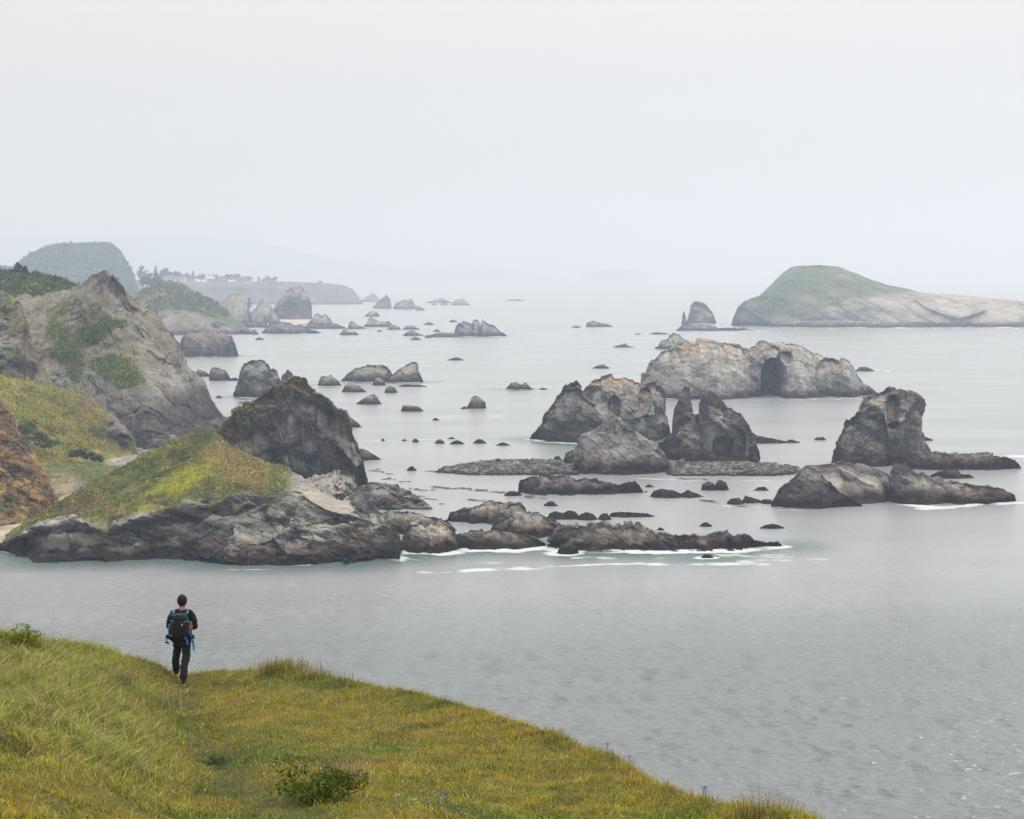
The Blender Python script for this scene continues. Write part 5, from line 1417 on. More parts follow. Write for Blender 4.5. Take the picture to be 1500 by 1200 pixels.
    a, b = ellipsoid((0, 0, .10), (.036, .036, .13), 14, 10, lambda v, d: np.stack([np.sign(v[..., 0]) * np.minimum(np.abs(v[..., 0]) * 1.3, .034), np.sign(v[..., 1]) * np.minimum(np.abs(v[..., 1]) * 1.3, .034), v[..., 2]], -1))
    o = make_mesh('flask', a, b, M_BOTTLE, smooth=True); o.parent = bt
    a, b = tube([(0, 0, .095), (0, 0, .145)], .039, 14)
    o = make_mesh('orange_band', a, b, M_ORANGE); o.parent = bt
    a, b = ellipsoid((0, 0, .222), (.018, .018, .022), 12, 8)
    o = make_mesh('cap', a, b, M_PACK2, smooth=True); o.parent = bt
    tag(bt, 'bottle with an orange band in the right side pocket of the backpack', 'bottle')
walker()
# ------------------------------------------------------------------ stones, driftwood, kelp
def stone_mesh(n, seed):
    """n irregular 20-faced stones of unit size at the origin, as (n, 12, 3)"""
    t = (1 + 5 ** .5) / 2
    b = np.array([(-1, t, 0), (1, t, 0), (-1, -t, 0), (1, -t, 0), (0, -1, t), (0, 1, t), (0, -1, -t), (0, 1, -t), (t, 0, -1), (t, 0, 1), (-t, 0, -1), (-t, 0, 1)]) / 1.9
    r = np.random.default_rng(seed)
    v = np.tile(b, (n, 1, 1)) * (1 + r.normal(0, .20, (n, 12, 1)))
    a = r.uniform(0, 6.28, n); c, s = np.cos(a), np.sin(a)
    x = v[..., 0] * c[:, None] - v[..., 1] * s[:, None]; y = v[..., 0] * s[:, None] + v[..., 1] * c[:, None]
    return np.stack([x, y, v[..., 2]], -1)
STONE_F = np.array([(0, 11, 5), (0, 5, 1), (0, 1, 7), (0, 7, 10), (0, 10, 11), (1, 5, 9), (5, 11, 4), (11, 10, 2), (10, 7, 6), (7, 1, 8), (3, 9, 4), (3, 4, 2), (3, 2, 6), (3, 6, 8), (3, 8, 9), (4, 9, 5), (2, 4, 11), (6, 2, 10), (8, 6, 7), (9, 8, 1)])
def stones(name, pos, size, cols, label, seed):
    n = len(pos)
    r = np.random.default_rng(seed)
    s = np.asarray(size)[:, None] * np.exp(r.normal(0, .18, (n, 3))) * np.array((1.15, 1.0, .75))
    v = stone_mesh(n, seed) * s[:, None, :] + np.asarray(pos)[:, None, :]
    f = (STONE_F[None] + (np.arange(n) * 12)[:, None, None]).reshape(-1, 3)
    c = np.asarray(cols)[r.integers(0, len(cols), n)] * np.exp(r.normal(0, .25, (n, 1)))
    low = (v[..., 2] < .45)[..., None]
    cc = np.where(low, np.array((.022, .018, .016)), c[:, None, :])
    o = make_mesh(name, v.reshape(-1, 3), f, M_ROCK, cc.reshape(-1, 3))
    WATERLINE.append(np.asarray(pos)[::4, :2])
    return tag(o, label, kind='stuff')

def spit(poly, n, smin, smax, zmax, label, seed, cols):
    """cobbles heaped over an area of shore given by rows: (v, u0, u1)"""
    r = np.random.default_rng(seed)
    vs, a, b = [np.array([q[k] for q in poly], float) for k in range(3)]
    v = r.uniform(vs.min(), vs.max(), n)
    t = r.random(n)
    u = np.interp(v, vs, a) * (1 - t) + np.interp(v, vs, b) * t
    e = np.minimum(np.minimum(t, 1 - t) * 6, np.minimum(v - vs.min(), vs.max() - v) / (np.ptp(vs) * .35))
    h = zmax * np.clip(e, 0, 1)
    D = dsea(v)
    p = P(u, v, D); p[:, 2] = h * (.6 + .5 * gnoise(p / 6, seed)) - .05
    return stones('cobbles', p, r.uniform(smin, smax, n), cols, label, seed)
GREYS = [(.10, .10, .10), (.15, .145, .14), (.075, .075, .08), (.19, .175, .155)]
spit([(675, 740, 846), (680, 690, 846), (686, 650, 846), (692, 640, 846), (696, 690, 846)], 2600, .35, .75, 1.0, 'grey cobble spit running left from the pyramid rock', 901, GREYS)
spit([(680, 985, 1120), (686, 975, 1160), (692, 975, 1190), (697, 985, 1130)], 1300, .4, 1.0, 1.1, 'rubble of boulders at the foot of the hunched stack', 903, GREYS)
spit([(712, 520, 560), (722, 522, 590), (734, 525, 612), (746, 530, 628)], 500, .5, 1.3, 1.3, 'boulders strewn off the right foot of the pyramid hill', 905, GREYS)
spit([(616, 300, 332), (625, 275, 330), (636, 250, 312), (648, 226, 285), (656, 212, 240)], 420, .7, 2.4, 1.6, 'dark boulders along the foot of the rocky ridge', 907, [(.06, .062, .066), (.09, .09, .092), (.045, .046, .05), (.13, .12, .11)])
spit([(760, -20, 20), (766, -20, 26), (771, -20, 22)], 60, .3, .7, 1.2, 'grey stones scattered on the sand below the ochre cliff', 909, GREYS)

M_LOG = plain('bleached_driftwood', (.46, .43, .39), .9, .1, .25, 3)
def driftwood():
    r = np.random.default_rng(911)
    proto = []
    for k in range(4):
        a, b = tube([(-.5, 0, 0), (-.2, .02 * k, .02), (.15, -.03, .01), (.5, .03, .0)], np.array((.075, .07, .06, .035)), 7)
        me = make_mesh('driftwood_log', a, b, M_LOG); proto.append(me)
    for k in range(40):
        if k < 34:
            v = r.uniform(670, 685); u = r.uniform(np.interp(v, [668, 686], [186, 158]), np.interp(v, [668, 676, 686], [208, 206, 184]))
            D = (CAM_H - 2.0) * FPX / (v - HOR); lab = 'bleached driftwood log in the white pile on the cove beach'; grp = 'driftwood pile on the cove beach'; L = r.uniform(1.2, 3.4)
        else:
            v = r.uniform(762, 769); u = r.uniform(-4, 24)
            D = (CAM_H - 1.2) * FPX / (v - HOR); lab = 'grey driftwood log on the sand below the ochre cliff'; grp = 'driftwood on the sand'; L = r.uniform(1.0, 2.2)
        o = proto[k] if k < 4 else proto[k % 4].copy()
        if k >= 4: COL.objects.link(o)
        p = P(u, v, D)
        o.location = (p[0], p[1], p[2] + .12 + .25 * r.random())
        o.rotation_euler = (0, r.normal(0, .12), r.uniform(-.7, .7))
        o.scale = (L, L * .9, L * .9)
        tag(o, lab, 'driftwood', grp)
driftwood()

def kelp():
    r = np.random.default_rng(921)
    V, F = [], []
    for (u0, v0, u1, v1, n) in [(636, 713, 665, 716, 9), (668, 715, 700, 718, 8), (690, 717, 738, 722, 14), (560, 700, 600, 706, 7), (596, 716, 640, 720, 7), (770, 727, 800, 731, 8), (480, 712, 540, 722, 0), (690, 733, 720, 735, 5),
                                (630, 690, 650, 694, 4), (545, 688, 575, 696, 6), (860, 716, 950, 720, 9), (1030, 733, 1090, 741, 12), (990, 700, 1040, 704, 5), (610, 727, 650, 738, 5)]:
        for _ in range(n):
            t = r.random(); u = u0 + (u1 - u0) * t; v = v0 + (v1 - v0) * t + r.normal(0, 1.0)
            p = P(u, v, dsea(v)); a, b = r.uniform(.3, 1.5), r.uniform(.3, 1.1)
            i = len(V); m = 8
            for k in range(m):
                q = k * 6.283 / m; s = r.uniform(.6, 1.25)
                V.append((p[0] + a * s * math.cos(q), p[1] + b * s * math.sin(q), .02))
            V.append((p[0], p[1], .16))
            for k in range(m): F.append((i + k, i + (k + 1) % m, i + m))
    o = make_mesh('kelp', np.array(V), np.array(F), plain('wet_kelp', (.030, .022, .018), .5, .4, .3, 1))
    tag(o, 'dark floating kelp mats on the calm water between the rocks', kind='stuff')
kelp()

# ------------------------------------------------------------------ scrub, shrubs and trees on the coast
def scatter_scrub(name, objname, label, n, size, region, cols, seed, zmin=3.0, upmin=.35):
    """tufts of leaves standing on a coast mesh wherever its ground is gentle enough"""
    o = bpy.data.objects[objname]; me = o.data
    nv = len(me.vertices)
    co = np.empty(nv * 3, np.float32); me.vertices.foreach_get('co', co); co = co.reshape(-1, 3).astype(float)
    no = np.empty(nv * 3, np.float32); me.vertex_normals.foreach_get('vector', no); no = no.reshape(-1, 3)
    ti = np.empty(nv * 4, np.float32); me.color_attributes['tint'].data.foreach_get('color', ti); ti = ti.reshape(-1, 4)[:, :3]
    u, v = uvof(co)
    r = np.random.default_rng(seed)
    green = ti[:, 1] > ti[:, 2] * 1.55
    w = (no[:, 2] > upmin) & (co[:, 2] > zmin) & (u > -40) & green
    w &= region(u, v) + .25 * r.normal(size=nv) > .5
    idx = np.flatnonzero(w)
    if not len(idx): return
    pick = r.choice(idx, n)
    p = co[pick] + r.normal(0, .25, (n, 3)) * np.array((1, 1, .2))
    base = ti[pick] * 1.8 * np.exp(r.normal(0, .3, (n, 1))) * np.asarray(cols)[r.integers(0, len(cols), n)]
    a = r.uniform(0, 6.28, n); s = size * np.exp(np.clip(r.normal(0, .4, n), -.7, .6))
    sd = np.stack([np.cos(a), np.sin(a), a * 0], -1) * (s * .6)[:, None]
    tp = np.clip(r.normal(0, .55, (n, 3)), -1, 1) * s[:, None]; tp[:, 2] = np.abs(tp[:, 2]) + s * .15
    sd[:, 2] = np.clip(r.normal(0, .25, n), -.5, .5) * s
    p[:, 2] += s * .3 * r.random(n)
    V = np.stack([p - sd, p + sd, p + tp], 1)
    cc = np.repeat(base[:, None], 3, 1)
    q = make_mesh(name, V.reshape(-1, 3), np.arange(n * 3).reshape(n, 3), M_LEAF, np.clip(cc, .01, .6).reshape(-1, 3))
    tag(q, label, kind='stuff')
ONE = [(1, 1, 1), (.75, .8, .7), (1.25, 1.2, 1.1), (.5, .6, .5)]
everywhere = lambda u, v: np.ones_like(u)
scatter_scrub('scrub', 'headland', 'low scrub and grass covering the near grassy cone', 40000, .22, everywhere, ONE, 931)
scatter_scrub('scrub', 'headland.001', 'turf tufts on the shoulder of the pyramid hill', 8000, .28, everywhere, ONE, 933)
scatter_scrub('scrub', 'ridge', 'scrub filling the gullies of the rocky ridge', 30000, .36, everywhere, ONE, 935, upmin=.2)
scatter_scrub('scrub', 'slope', 'grass tufts on the yellow-green spur', 22000, .3, everywhere, ONE, 937)
scatter_scrub('scrub', 'ridge.001', 'dark scrub on the wooded ridge at far left', 12000, 1.0, everywhere, ONE, 939)
scatter_scrub('scrub', 'meadow', 'tufts and low plants on the cove meadow', 9000, .26, everywhere, ONE, 943, zmin=.5)
scatter_scrub('scrub', 'headland.002', 'bushes on the green bluff beyond the table rock', 7000, 1.8, everywhere, ONE, 945, zmin=12)
scatter_scrub('forest', 'hill', 'dark trees covering the round wooded hill', 24000, 2.6, everywhere, [(.8, .85, .8), (1.0, 1.0, 1), (.6, .65, .6), (1.3, 1.3, 1.1)], 941)

def tree(u, v, D, h, w, label, seed, conifer=False, n=260, group=None, cols=None, z=None):
    """tapered trunk with limbs, lumpy crown of leaf clumps; its top shows at (u, v)"""
    top = P(u, v, D)
    root = empty('conifer_tree' if conifer else 'tree', (top[0], top[1], top[2] - h))
    r = np.random.default_rng(seed)
    a, b = tube([(0, 0, -1.0), (.02 * h, 0, h * .35), (0, 0, h * .8)], np.array((.035, .025, .008)) * h, 6)
    sv, sf, off = [a], [b], len(a)
    for k in range(5):
        q = r.uniform(0, 6.28); z0 = h * r.uniform(.3, .6)
        a, b = tube([(0, 0, z0), (math.cos(q) * w * .4, math.sin(q) * w * .4, z0 + h * .12)], np.array((.014, .006)) * h, 5)
        sv.append(a); sf.append(b + off); off += len(a)
    o = make_mesh('trunk', np.concatenate(sv), np.concatenate(sf), M_BARK); o.parent = root
    cols = cols or [(.035, .055, .028), (.05, .075, .032), (.022, .038, .022), (.07, .09, .04)]
    if conifer:
        t = r.random(n) ** .75; q = r.uniform(0, 6.28, n); rad = w * (1 - t) * r.uniform(.35, 1.05, n) * (.75 + .25 * np.sin(t * 40))
        p = np.stack([np.cos(q) * rad, np.sin(q) * rad, h * (.12 + .88 * t)], -1)
        s = .085 * h * np.exp(r.normal(0, .3, (n, 1)))
        d1 = np.stack([np.cos(q), np.sin(q), -.45 + q * 0], -1) * s; d2 = np.stack([-np.sin(q), np.cos(q), q * 0], -1) * s * .55
        V = np.stack([p - d1 * .4 + d2, p - d1 * .4 - d2, p + d1], 1).reshape(-1, 3)
        c = np.asarray(cols)[r.integers(0, len(cols), n)] * np.exp(r.normal(0, .2, (n, 1)))
        vfc = V, np.arange(n * 3).reshape(n, 3), np.repeat(c[:, None], 3, 1).reshape(-1, 3)
    else:
        vfc = leaf_cloud(n, (0, 0, h * .62), (w, w, h * .4), .13 * h, seed, cols, lobes=8, shell=.25)
    o = make_mesh('crown', vfc[0], vfc[1], M_LEAF, vfc[2]); o.parent = root
    tag(root, label, 'tree', group)

for k, (u, v, h, w, con, lab) in enumerate([
    (26, 388, 9, 3.0, False, 'round-headed dark tree on the wooded ridge, tallest at far left'), (37, 390, 8.5, 2.6, True, 'dark conifer just right of the tallest tree on the wooded ridge'),
    (56, 398, 6.5, 2.0, True, 'small pointed conifer alone at the right of the wooded ridge'), (10, 397, 5, 3.4, False, 'bushy tree at the left frame edge on the wooded ridge'),
    (45, 397, 5.5, 3.0, False, 'bushy dark tree between the two conifers on the wooded ridge'), (72, 405, 4.5, 3.6, False, 'low spreading dark tree at the sloping right end of the wooded ridge')]):
    tree(u, v, 795, h, w, lab, 951 + k, con, 420)
FT = [(.05, .065, .045), (.065, .08, .05), (.04, .05, .04)]
for k, (u, v, D, h, w, con) in enumerate([(205, 393, 3300, 20, 8, False), (216, 398, 3300, 14, 9, False), (228, 390, 3300, 22, 8, True), (242, 394, 3300, 19, 8, False), (250, 397, 3400, 14, 7, False), (262, 398, 3400, 15, 10, False), (272, 401, 3500, 12, 8, False),
                                          (283, 397, 3500, 18, 6, True), (294, 402, 3500, 12, 11, False), (317, 401, 3600, 15, 6, True), (330, 401, 3600, 13, 16, False), (345, 401, 3600, 13, 16, False), (366, 405, 3600, 10, 6, False),
                                          (379, 405, 3600, 11, 5, True), (398, 405, 3600, 11, 9, False), (468, 411, 3700, 7, 4, False), (220, 403, 2300, 16, 13, False), (232, 408, 2300, 12, 10, False), (210, 408, 2300, 12, 9, False)]):
    tree(u, v, D, h, w, ('tree on the far flat headland among the houses, %s from the left' % ORD[k]) if D > 3000 else ('tallest', 'right-hand', 'left-hand')[k - 16] + ' tree of the dark grove left of the far houses', 971 + k, con, 380, 'trees on the far headland' if D > 3000 else 'dark grove left of the far houses', FT)
for k, (u, v, D, h, w, lab) in enumerate([(330, 446, 2150, 12, 7, 'dark tree left of the pale broken cliffs'), (338, 452, 2100, 10, 7, 'lower dark tree at the foot of the pale broken cliffs'), (365, 436, 2250, 14, 7, 'pointed dark tree between the pale cliffs and the big rounded rock')]):
    tree(u, v, D, h, w, lab, 1001 + k, k == 2, 300, None, FT)
SC = [(.035, .055, .028), (.05, .07, .032), (.075, .09, .045), (.03, .04, .026)]
for k, (u, v, D, rad, lab) in enumerate([(37, 636, 462, (2.4, 2.2, 1.9), 'large dark shrub beside the ochre cliff'), (57, 646, 458, (2.2, 2.0, 1.0), 'low dark shrub right of the large one on the grassy spur'), (72, 655, 456, (2.2, 1.8, .9), 'sprawling dark shrub halfway across the spur foot'),
                                         (112, 668, 462, (2.0, 1.8, 1.2), 'grey-green rounded shrub on the meadow edge'), (127, 671, 464, (1.8, 1.6, 1.0), 'grey shrub right of the rounded one on the meadow edge'), (143, 675, 468, (1.7, 1.5, .7), 'low shrub nearest the driftwood on the meadow edge')]):
    p = P(u, v, D)
    root = empty('coastal_shrub', tuple(p))
    a, b, c = leaf_cloud(520, (0, 0, rad[2] * .6), rad, .24, 1010 + k, SC, lobes=9)
    a[:, 2] = np.maximum(a[:, 2], -.2)
    o = make_mesh('crown', a, b, M_LEAF, c); o.parent = root
    a, b = tube([(0, 0, -.6), (.1, 0, rad[2] * .3), (.2, .1, rad[2] * .8)], np.array((.14, .1, .05)), 6)
    o = make_mesh('stem', a, b, M_BARK); o.parent = root
    tag(root, lab, 'shrub')

# ------------------------------------------------------------------ far houses
M_WALL = [plain('house_wall_white', (.62, .60, .56)), plain('house_wall_tan', (.46, .40, .32)), plain('house_wall_grey', (.34, .34, .34))]
M_ROOF = [plain('roof_grey', (.16, .16, .17)), plain('roof_brown', (.2, .15, .12))]
M_PANE = plain('window_glass', (.05, .06, .07), .15, .5)
def boxvf(c, s):
    x, y, z = c; a, b, h = s
    V = [(x + i * a, y + j * b, z + k * h) for i in (-1, 1) for j in (-1, 1) for k in (-1, 1)]
    return np.array(V), np.array([(0, 1, 3, 2), (4, 6, 7, 5), (0, 4, 5, 1), (2, 3, 7, 6), (0, 2, 6, 4), (1, 5, 7, 3)])
def house(u, v, D, w, h, wm, rm, label, seed):
    p = P(u, v, D)
    root = empty('house', tuple(p))
    o = make_mesh('wall', *boxvf((0, 0, h / 2 - 1.5), (w / 2, w * .35, h / 2 + 1.5)), M_WALL[wm]); o.parent = root
    d = w * .35 + .5; e = w / 2 + .5; rh = .45 * h
    V = [(-e, -d, h + .01), (e, -d, h + .01), (e, d, h + .01), (-e, d, h + .01), (-e, 0, h + rh), (e, 0, h + rh)]
    me = bpy.data.meshes.new('roof'); me.from_pydata(V, [], [(0, 1, 5, 4), (2, 3, 4, 5), (0, 4, 3), (1, 2, 5), (0, 3, 2, 1)]); me.materials.append(M_ROOF[rm])
    o = bpy.data.objects.new('roof', me); COL.objects.link(o); o.parent = root
    nwin = max(2, int(w / 5))
    for k in range(nwin):
        o = make_mesh('window', *boxvf(((k + .5) / nwin * w - w / 2, -w * .35 - .02, h * .55), (w / nwin * .28, .05, h * .18)), M_PANE); o.parent = root
    tag(root, label, 'house')
for k, a in enumerate([(246, 410, 3300, 20, 5, 0, 0, 'long white house at the left end of the far headland'), (262, 411, 3300, 22, 5, 0, 0, 'wide white house right of the long one on the far headland'), (278, 411, 3400, 16, 4, 2, 0, 'grey house in the middle of the far row'),
                       (312, 413, 3600, 20, 4, 1, 1, 'tan house left of the broad grove on the far headland'), (326, 414, 3600, 18, 4, 1, 0, 'tan house with grey roof under the broad grove'), (356, 412, 3600, 20, 6, 1, 1, 'tan house right of the broad grove'),
                       (362, 413.5, 3580, 12, 4, 0, 1, 'small white house close right of the tan one'), (391, 414.5, 3600, 18, 5, 1, 1, 'tan house farthest right on the far headland top'), (401, 416, 3590, 12, 4, 2, 0, 'small grey house at the far right of the row'),
                       (411, 421, 3560, 8, 4, 0, 0, 'tiny white house below the far row near the big pale rock'), (342, 462, 2050, 16, 3, 0, 0, 'low white building at the foot of the green bluff')]):
    house(*a, seed=k)
# ------------------------------------------------------------------ the sea: a ring of wave-displaced water, fine where it is near, with surf where it meets stone
def build_sea():
    fine = np.radians(np.linspace(-17.5, 17.5, 640))
    ang = np.r_[np.radians(np.linspace(-180, -17.6, 60)), fine, np.radians(np.linspace(17.6, 180, 60))]
    ds, d = [], 150.0
    while d < 25000:
        ds.append(d)
        d += np.clip(d * d / 150000.0, .24, d * .05) * 1.05
    r = np.r_[1.0, 60.0, 100.0, np.array(ds), 25000.0]
    R, A = np.meshgrid(r, ang, indexing='ij')
    x, y = R * np.sin(A), R * np.cos(A)
    step = np.gradient(r)[:, None]
    z = np.zeros_like(x)
    w = np.random.default_rng(5)
    dx = np.zeros_like(x); dy = np.zeros_like(x)
    patch = np.clip(.9 + .6 * fbm(np.stack([x / 45, y / 30, x * 0], -1), 4, 7), .25, 1.6)
    infan = np.abs(A) < math.radians(17.55)
    for k in range(54):
        lam = .7 * (2.2 / .7) ** w.random()
        th = math.radians(200 + w.normal() * 24)
        kx, ky = math.sin(th) * 2 * math.pi / lam, math.cos(th) * 2 * math.pi / lam
        amp = .0038 * lam * (.6 + .8 * w.random())
        ph = w.random() * 6.28
        fade = np.clip((lam / step - 2.2) / 2.5, 0, 1) * infan
        a = kx * x + ky * y + ph
        z += amp * fade * patch * np.cos(a)
        dx -= amp * fade * patch * math.sin(th) * np.sin(a) * .8
        dy -= amp * fade * patch * math.cos(th) * np.sin(a) * .8
    z = z + np.clip(1.5 * z * np.abs(z) / .09, -.04, .15) - .03
    # surf: close to every waterline, more on the seaward (right and near) sides, and the broken lines of spent waves
    pts = np.concatenate(WATERLINE)
    pts = pts[np.abs(pts[:, 0] / pts[:, 1]) < .6]
    key = np.unique(np.round(pts / np.maximum(.4, pts[:, 1:2] * .0012), 0), axis=0, return_index=True)[1]
    pts = pts[key]
    kd = kdtree.KDTree(len(pts))
    for i, p in enumerate(pts):
        kd.insert((p[0], p[1], 0), i)
    kd.balance()
    foam = np.zeros(x.shape)
    ii = np.argwhere(infan & (y > 230) & (y < 4000))
    xs, ys = x[ii[:, 0], ii[:, 1]], y[ii[:, 0], ii[:, 1]]
    dist = np.array([kd.find((a, b, 0))[2] for a, b in zip(xs.tolist(), ys.tolist())])
    q = np.stack([xs, ys, xs * 0], -1)
    reach = np.clip(2.0 + ys * .0026, 2, 7) * (.9 + 1.5 * fbm(q / 22, 3, 41)) * np.where(ys < 420, 1.15, 1)
    f = 1 - sstep(.15, 1.0, dist / np.maximum(reach, .35))
    f *= sstep(-.4, .2, fbm(q / 9, 3, 43) + .12)
    f *= np.where((ys < 345) & (xs < -18), sstep(.0, .45, fbm(q / 6 + 9, 3, 45)) * .8, 1)
    shal = 1 - sstep(1.0, 12.0 + ys * .006, dist)
    foam[ii[:, 0], ii[:, 1]] = f
    shallow = np.zeros(x.shape); shallow[ii[:, 0], ii[:, 1]] = shal
    U, V = 750 + FPX * x / np.maximum(y, 1), HOR + FPX * CAM_H / np.maximum(y, 1)
    lines = [(630, 834, 780, 832, 4.5, .9), (760, 830, 930, 826, 3.5, .75), (960, 828, 1110, 826, 4, .8), (1080, 823, 1200, 820, 3, .6), (1150, 747, 1300, 748, 3, .5), (590, 820, 720, 822, 5, .55),
             (645, 613, 745, 607, 2, .7), (515, 646, 645, 644, 2, .6), (1255, 540, 1305, 543, 2.2, .9), (1080, 587, 1260, 584, 2.2, .6), (1470, 672, 1540, 668, 5, .9), (1300, 735, 1360, 742, 6, .8),
             (1360, 745, 1490, 738, 4, .8), (870, 566, 1000, 570, 2, .25), (560, 538, 760, 530, 2, .2), (400, 583, 340, 590, 3, .5), (940, 700, 1130, 704, 2, .5), (1120, 652, 1220, 650, 2, .4), (1020, 740, 1140, 742, 3, .5),
             (730, 570, 800, 572, 1.6, .7), (560, 690, 640, 700, 2, .2), (1000, 484, 1130, 485, 1.3, .7), (1130, 481, 1500, 481, 1.2, .6), (540, 480, 620, 486, 1.2, .5), (420, 482, 540, 470, 1.4, .5), (330, 836, 560, 832, 2.5, .5),
             (1330, 660, 1500, 655, 2, .25), (700, 498, 860, 492, 1.3, .25), (180, 640, 240, 655, 2, .3), (1150, 720, 1000, 734, 2.5, .4), (850, 815, 1150, 816, 4, .7), (660, 545, 900, 548, 1.5, .18), (800, 520, 930, 523, 1.5, .2),
             (420, 500, 560, 505, 1.5, .2), (1330, 545, 1500, 550, 2, .15), (620, 660, 770, 655, 2, .25)]
    wob = fbm(np.stack([x / 25, y / 25, x * 0], -1), 3, 61)
    lum = fbm(np.stack([x / 7, y / 7, x * 0], -1), 3, 63)
    for (u0, v0, u1, v1, wd, st) in lines:
        t = np.clip((U - u0) / (u1 - u0), 0, 1)
        dv = np.abs(V - (v0 + (v1 - v0) * t) + 2.2 * wd * wob)
        du = np.where(t <= 0, np.abs(U - u0), np.where(t >= 1, np.abs(U - u1), 0)) * .12
        m = (1 - sstep(.2, 1.0, np.hypot(dv, du) / wd)) * sstep(-.4, .4, lum + .1 + .3 * wob) * st
        foam = np.maximum(foam, m * infan)
    # kelp beds and still water smooth the surface; farther water also gets painted sky sheen
    lee_sheen = .85 * sstep(980, 790, V) * np.clip(.9 + .5 * fbm(np.stack([x / 70, y / 40, x * 0], -1), 3, 71), .5, 1)
    calm = np.exp(-(((U - 680) / 190) ** 2 + ((V - 700) / 42) ** 2)) + .5 * shallow
    z *= np.clip(1 - .75 * calm, .15, 1)
    dx *= np.clip(1 - .75 * calm, .15, 1); dy *= np.clip(1 - .75 * calm, .15, 1)
    verts = np.stack([x + dx, y + dy, z], -1)
    nr, na = x.shape
    F = grid_faces(nr, na)[:, ::-1]
    o = make_mesh('sea', verts, F, M_SEA, None, smooth=True, attrs={'foam': foam, 'shallow': shallow * (V > 470), 'lee_sheen': np.clip(lee_sheen / .85, 0, 1), 'calm': np.clip(np.maximum(calm, lee_sheen), 0, 1)})
    return tag(o, 'grey-green rippled sea with white surf around the rocks', kind='structure')

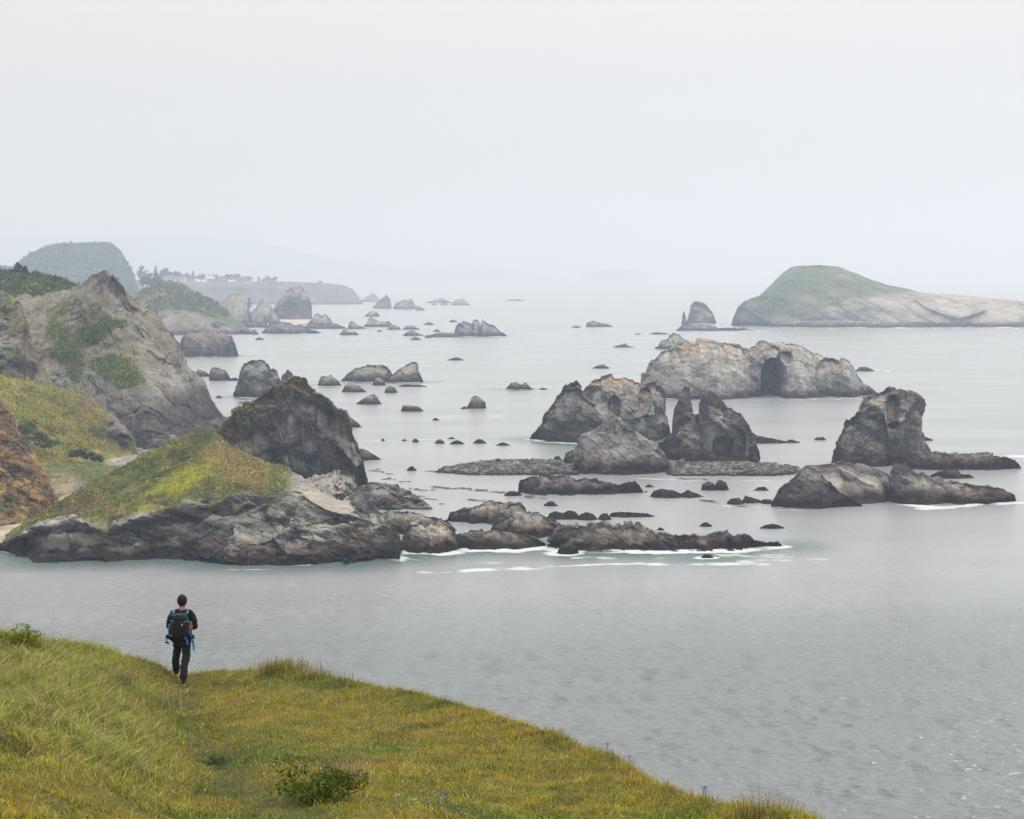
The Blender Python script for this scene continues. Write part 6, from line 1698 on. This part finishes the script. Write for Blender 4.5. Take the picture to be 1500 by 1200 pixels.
def sea_material():
    m, nt, b = new_mat('sea_water')
    N, L = nt.nodes, nt.links
    geo = N.new('ShaderNodeNewGeometry')
    mp = N.new('ShaderNodeMapping'); mp.inputs['Scale'].default_value = (.36, 1.0, 1.0)
    L.new(geo.outputs['Position'], mp.inputs['Vector'])
    n1 = N.new('ShaderNodeTexNoise'); n1.inputs['Scale'].default_value = 1.7; n1.inputs['Detail'].default_value = 2; n1.inputs['Roughness'].default_value = .55
    n2 = N.new('ShaderNodeTexNoise'); n2.inputs['Scale'].default_value = .12; n2.inputs['Detail'].default_value = 3
    L.new(mp.outputs[0], n1.inputs['Vector']); L.new(mp.outputs[0], n2.inputs['Vector'])
    calm = N.new('ShaderNodeAttribute'); calm.attribute_name = 'calm'
    cs = N.new('ShaderNodeMapRange'); cs.inputs[3].default_value = 1.0; cs.inputs[4].default_value = .5
    L.new(calm.outputs['Fac'], cs.inputs[0])
    bp = N.new('ShaderNodeBump'); bp.inputs['Distance'].default_value = .3
    L.new(cs.outputs[0], bp.inputs['Strength'])
    L.new(n1.outputs['Fac'], bp.inputs['Height'])
    L.new(bp.outputs[0], b.inputs['Normal'])
    sh = N.new('ShaderNodeAttribute'); sh.attribute_name = 'shallow'
    mix = N.new('ShaderNodeMix'); mix.data_type = 'RGBA'
    mix.inputs[6].default_value = (.175, .190, .194, 1); mix.inputs[7].default_value = (.13, .18, .18, 1)
    L.new(sh.outputs['Fac'], mix.inputs[0])
    le = N.new('ShaderNodeAttribute'); le.attribute_name = 'lee_sheen'
    mixl = N.new('ShaderNodeMix'); mixl.data_type = 'RGBA'; mixl.inputs[6].default_value = (.172, .192, .202, 1); mixl.inputs[7].default_value = (.35, .37, .382, 1)  # paler base farther out: sky reflection painted into the water colour
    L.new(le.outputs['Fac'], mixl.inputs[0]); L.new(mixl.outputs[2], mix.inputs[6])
    fo = N.new('ShaderNodeAttribute'); fo.attribute_name = 'foam'
    fn = N.new('ShaderNodeTexNoise'); fn.inputs['Scale'].default_value = .55; fn.inputs['Detail'].default_value = 7; fn.inputs['Roughness'].default_value = .72
    mp2 = N.new('ShaderNodeMapping'); mp2.inputs['Scale'].default_value = (.7, 1.0, 1.0)
    L.new(geo.outputs['Position'], mp2.inputs['Vector']); L.new(mp2.outputs[0], fn.inputs['Vector'])
    sub = N.new('ShaderNodeMath'); sub.operation = 'ADD'
    L.new(fo.outputs['Fac'], sub.inputs[0]); L.new(fn.outputs['Fac'], sub.inputs[1])
    th = N.new('ShaderNodeMapRange'); th.interpolation_type = 'SMOOTHSTEP'
    th.inputs[1].default_value = .78; th.inputs[2].default_value = 1.32
    L.new(sub.outputs[0], th.inputs[0])
    mixf = N.new('ShaderNodeMix'); mixf.data_type = 'RGBA'; mixf.inputs[7].default_value = (.62, .65, .65, 1)
    L.new(mix.outputs[2], mixf.inputs[6]); L.new(th.outputs[0], mixf.inputs[0])
    L.new(mixf.outputs[2], b.inputs['Base Color'])
    rr = N.new('ShaderNodeMapRange'); rr.inputs[3].default_value = .21; rr.inputs[4].default_value = .85
    L.new(th.outputs[0], rr.inputs[0]); L.new(rr.outputs[0], b.inputs['Roughness'])
    b.inputs['IOR'].default_value = 1.36
    return m
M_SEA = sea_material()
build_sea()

# ------------------------------------------------------------------ sea haze
def build_haze():
    x0, x1, y0, y1, z0, z1 = -25600, 25600, -25600, 25600, -12, 470
    v = [(x, y, z) for x in (x0, x1) for y in (y0, y1) for z in (z0, z1)]
    f = [(0, 1, 3, 2), (4, 6, 7, 5), (0, 4, 5, 1), (2, 3, 7, 6), (0, 2, 6, 4), (1, 5, 7, 3)]
    m = bpy.data.materials.new('sea_haze'); m.use_nodes = True
    nt = m.node_tree; nt.nodes.clear()
    out = nt.nodes.new('ShaderNodeOutputMaterial')
    pv = nt.nodes.new('ShaderNodeVolumePrincipled')
    pv.inputs['Color'].default_value = (.64, .74, .94, 1)
    pv.inputs['Absorption Color'].default_value = (.42, .42, .42, 1)
    pv.inputs['Density'].default_value = HAZE
    pv.inputs['Anisotropy'].default_value = .4
    nt.links.new(pv.outputs[0], out.inputs['Volume'])
    o = make_mesh('haze', v, f, m)
    return tag(o, 'thin pale sea haze over the whole coast', kind='stuff')
HAZE = .00026
build_haze()
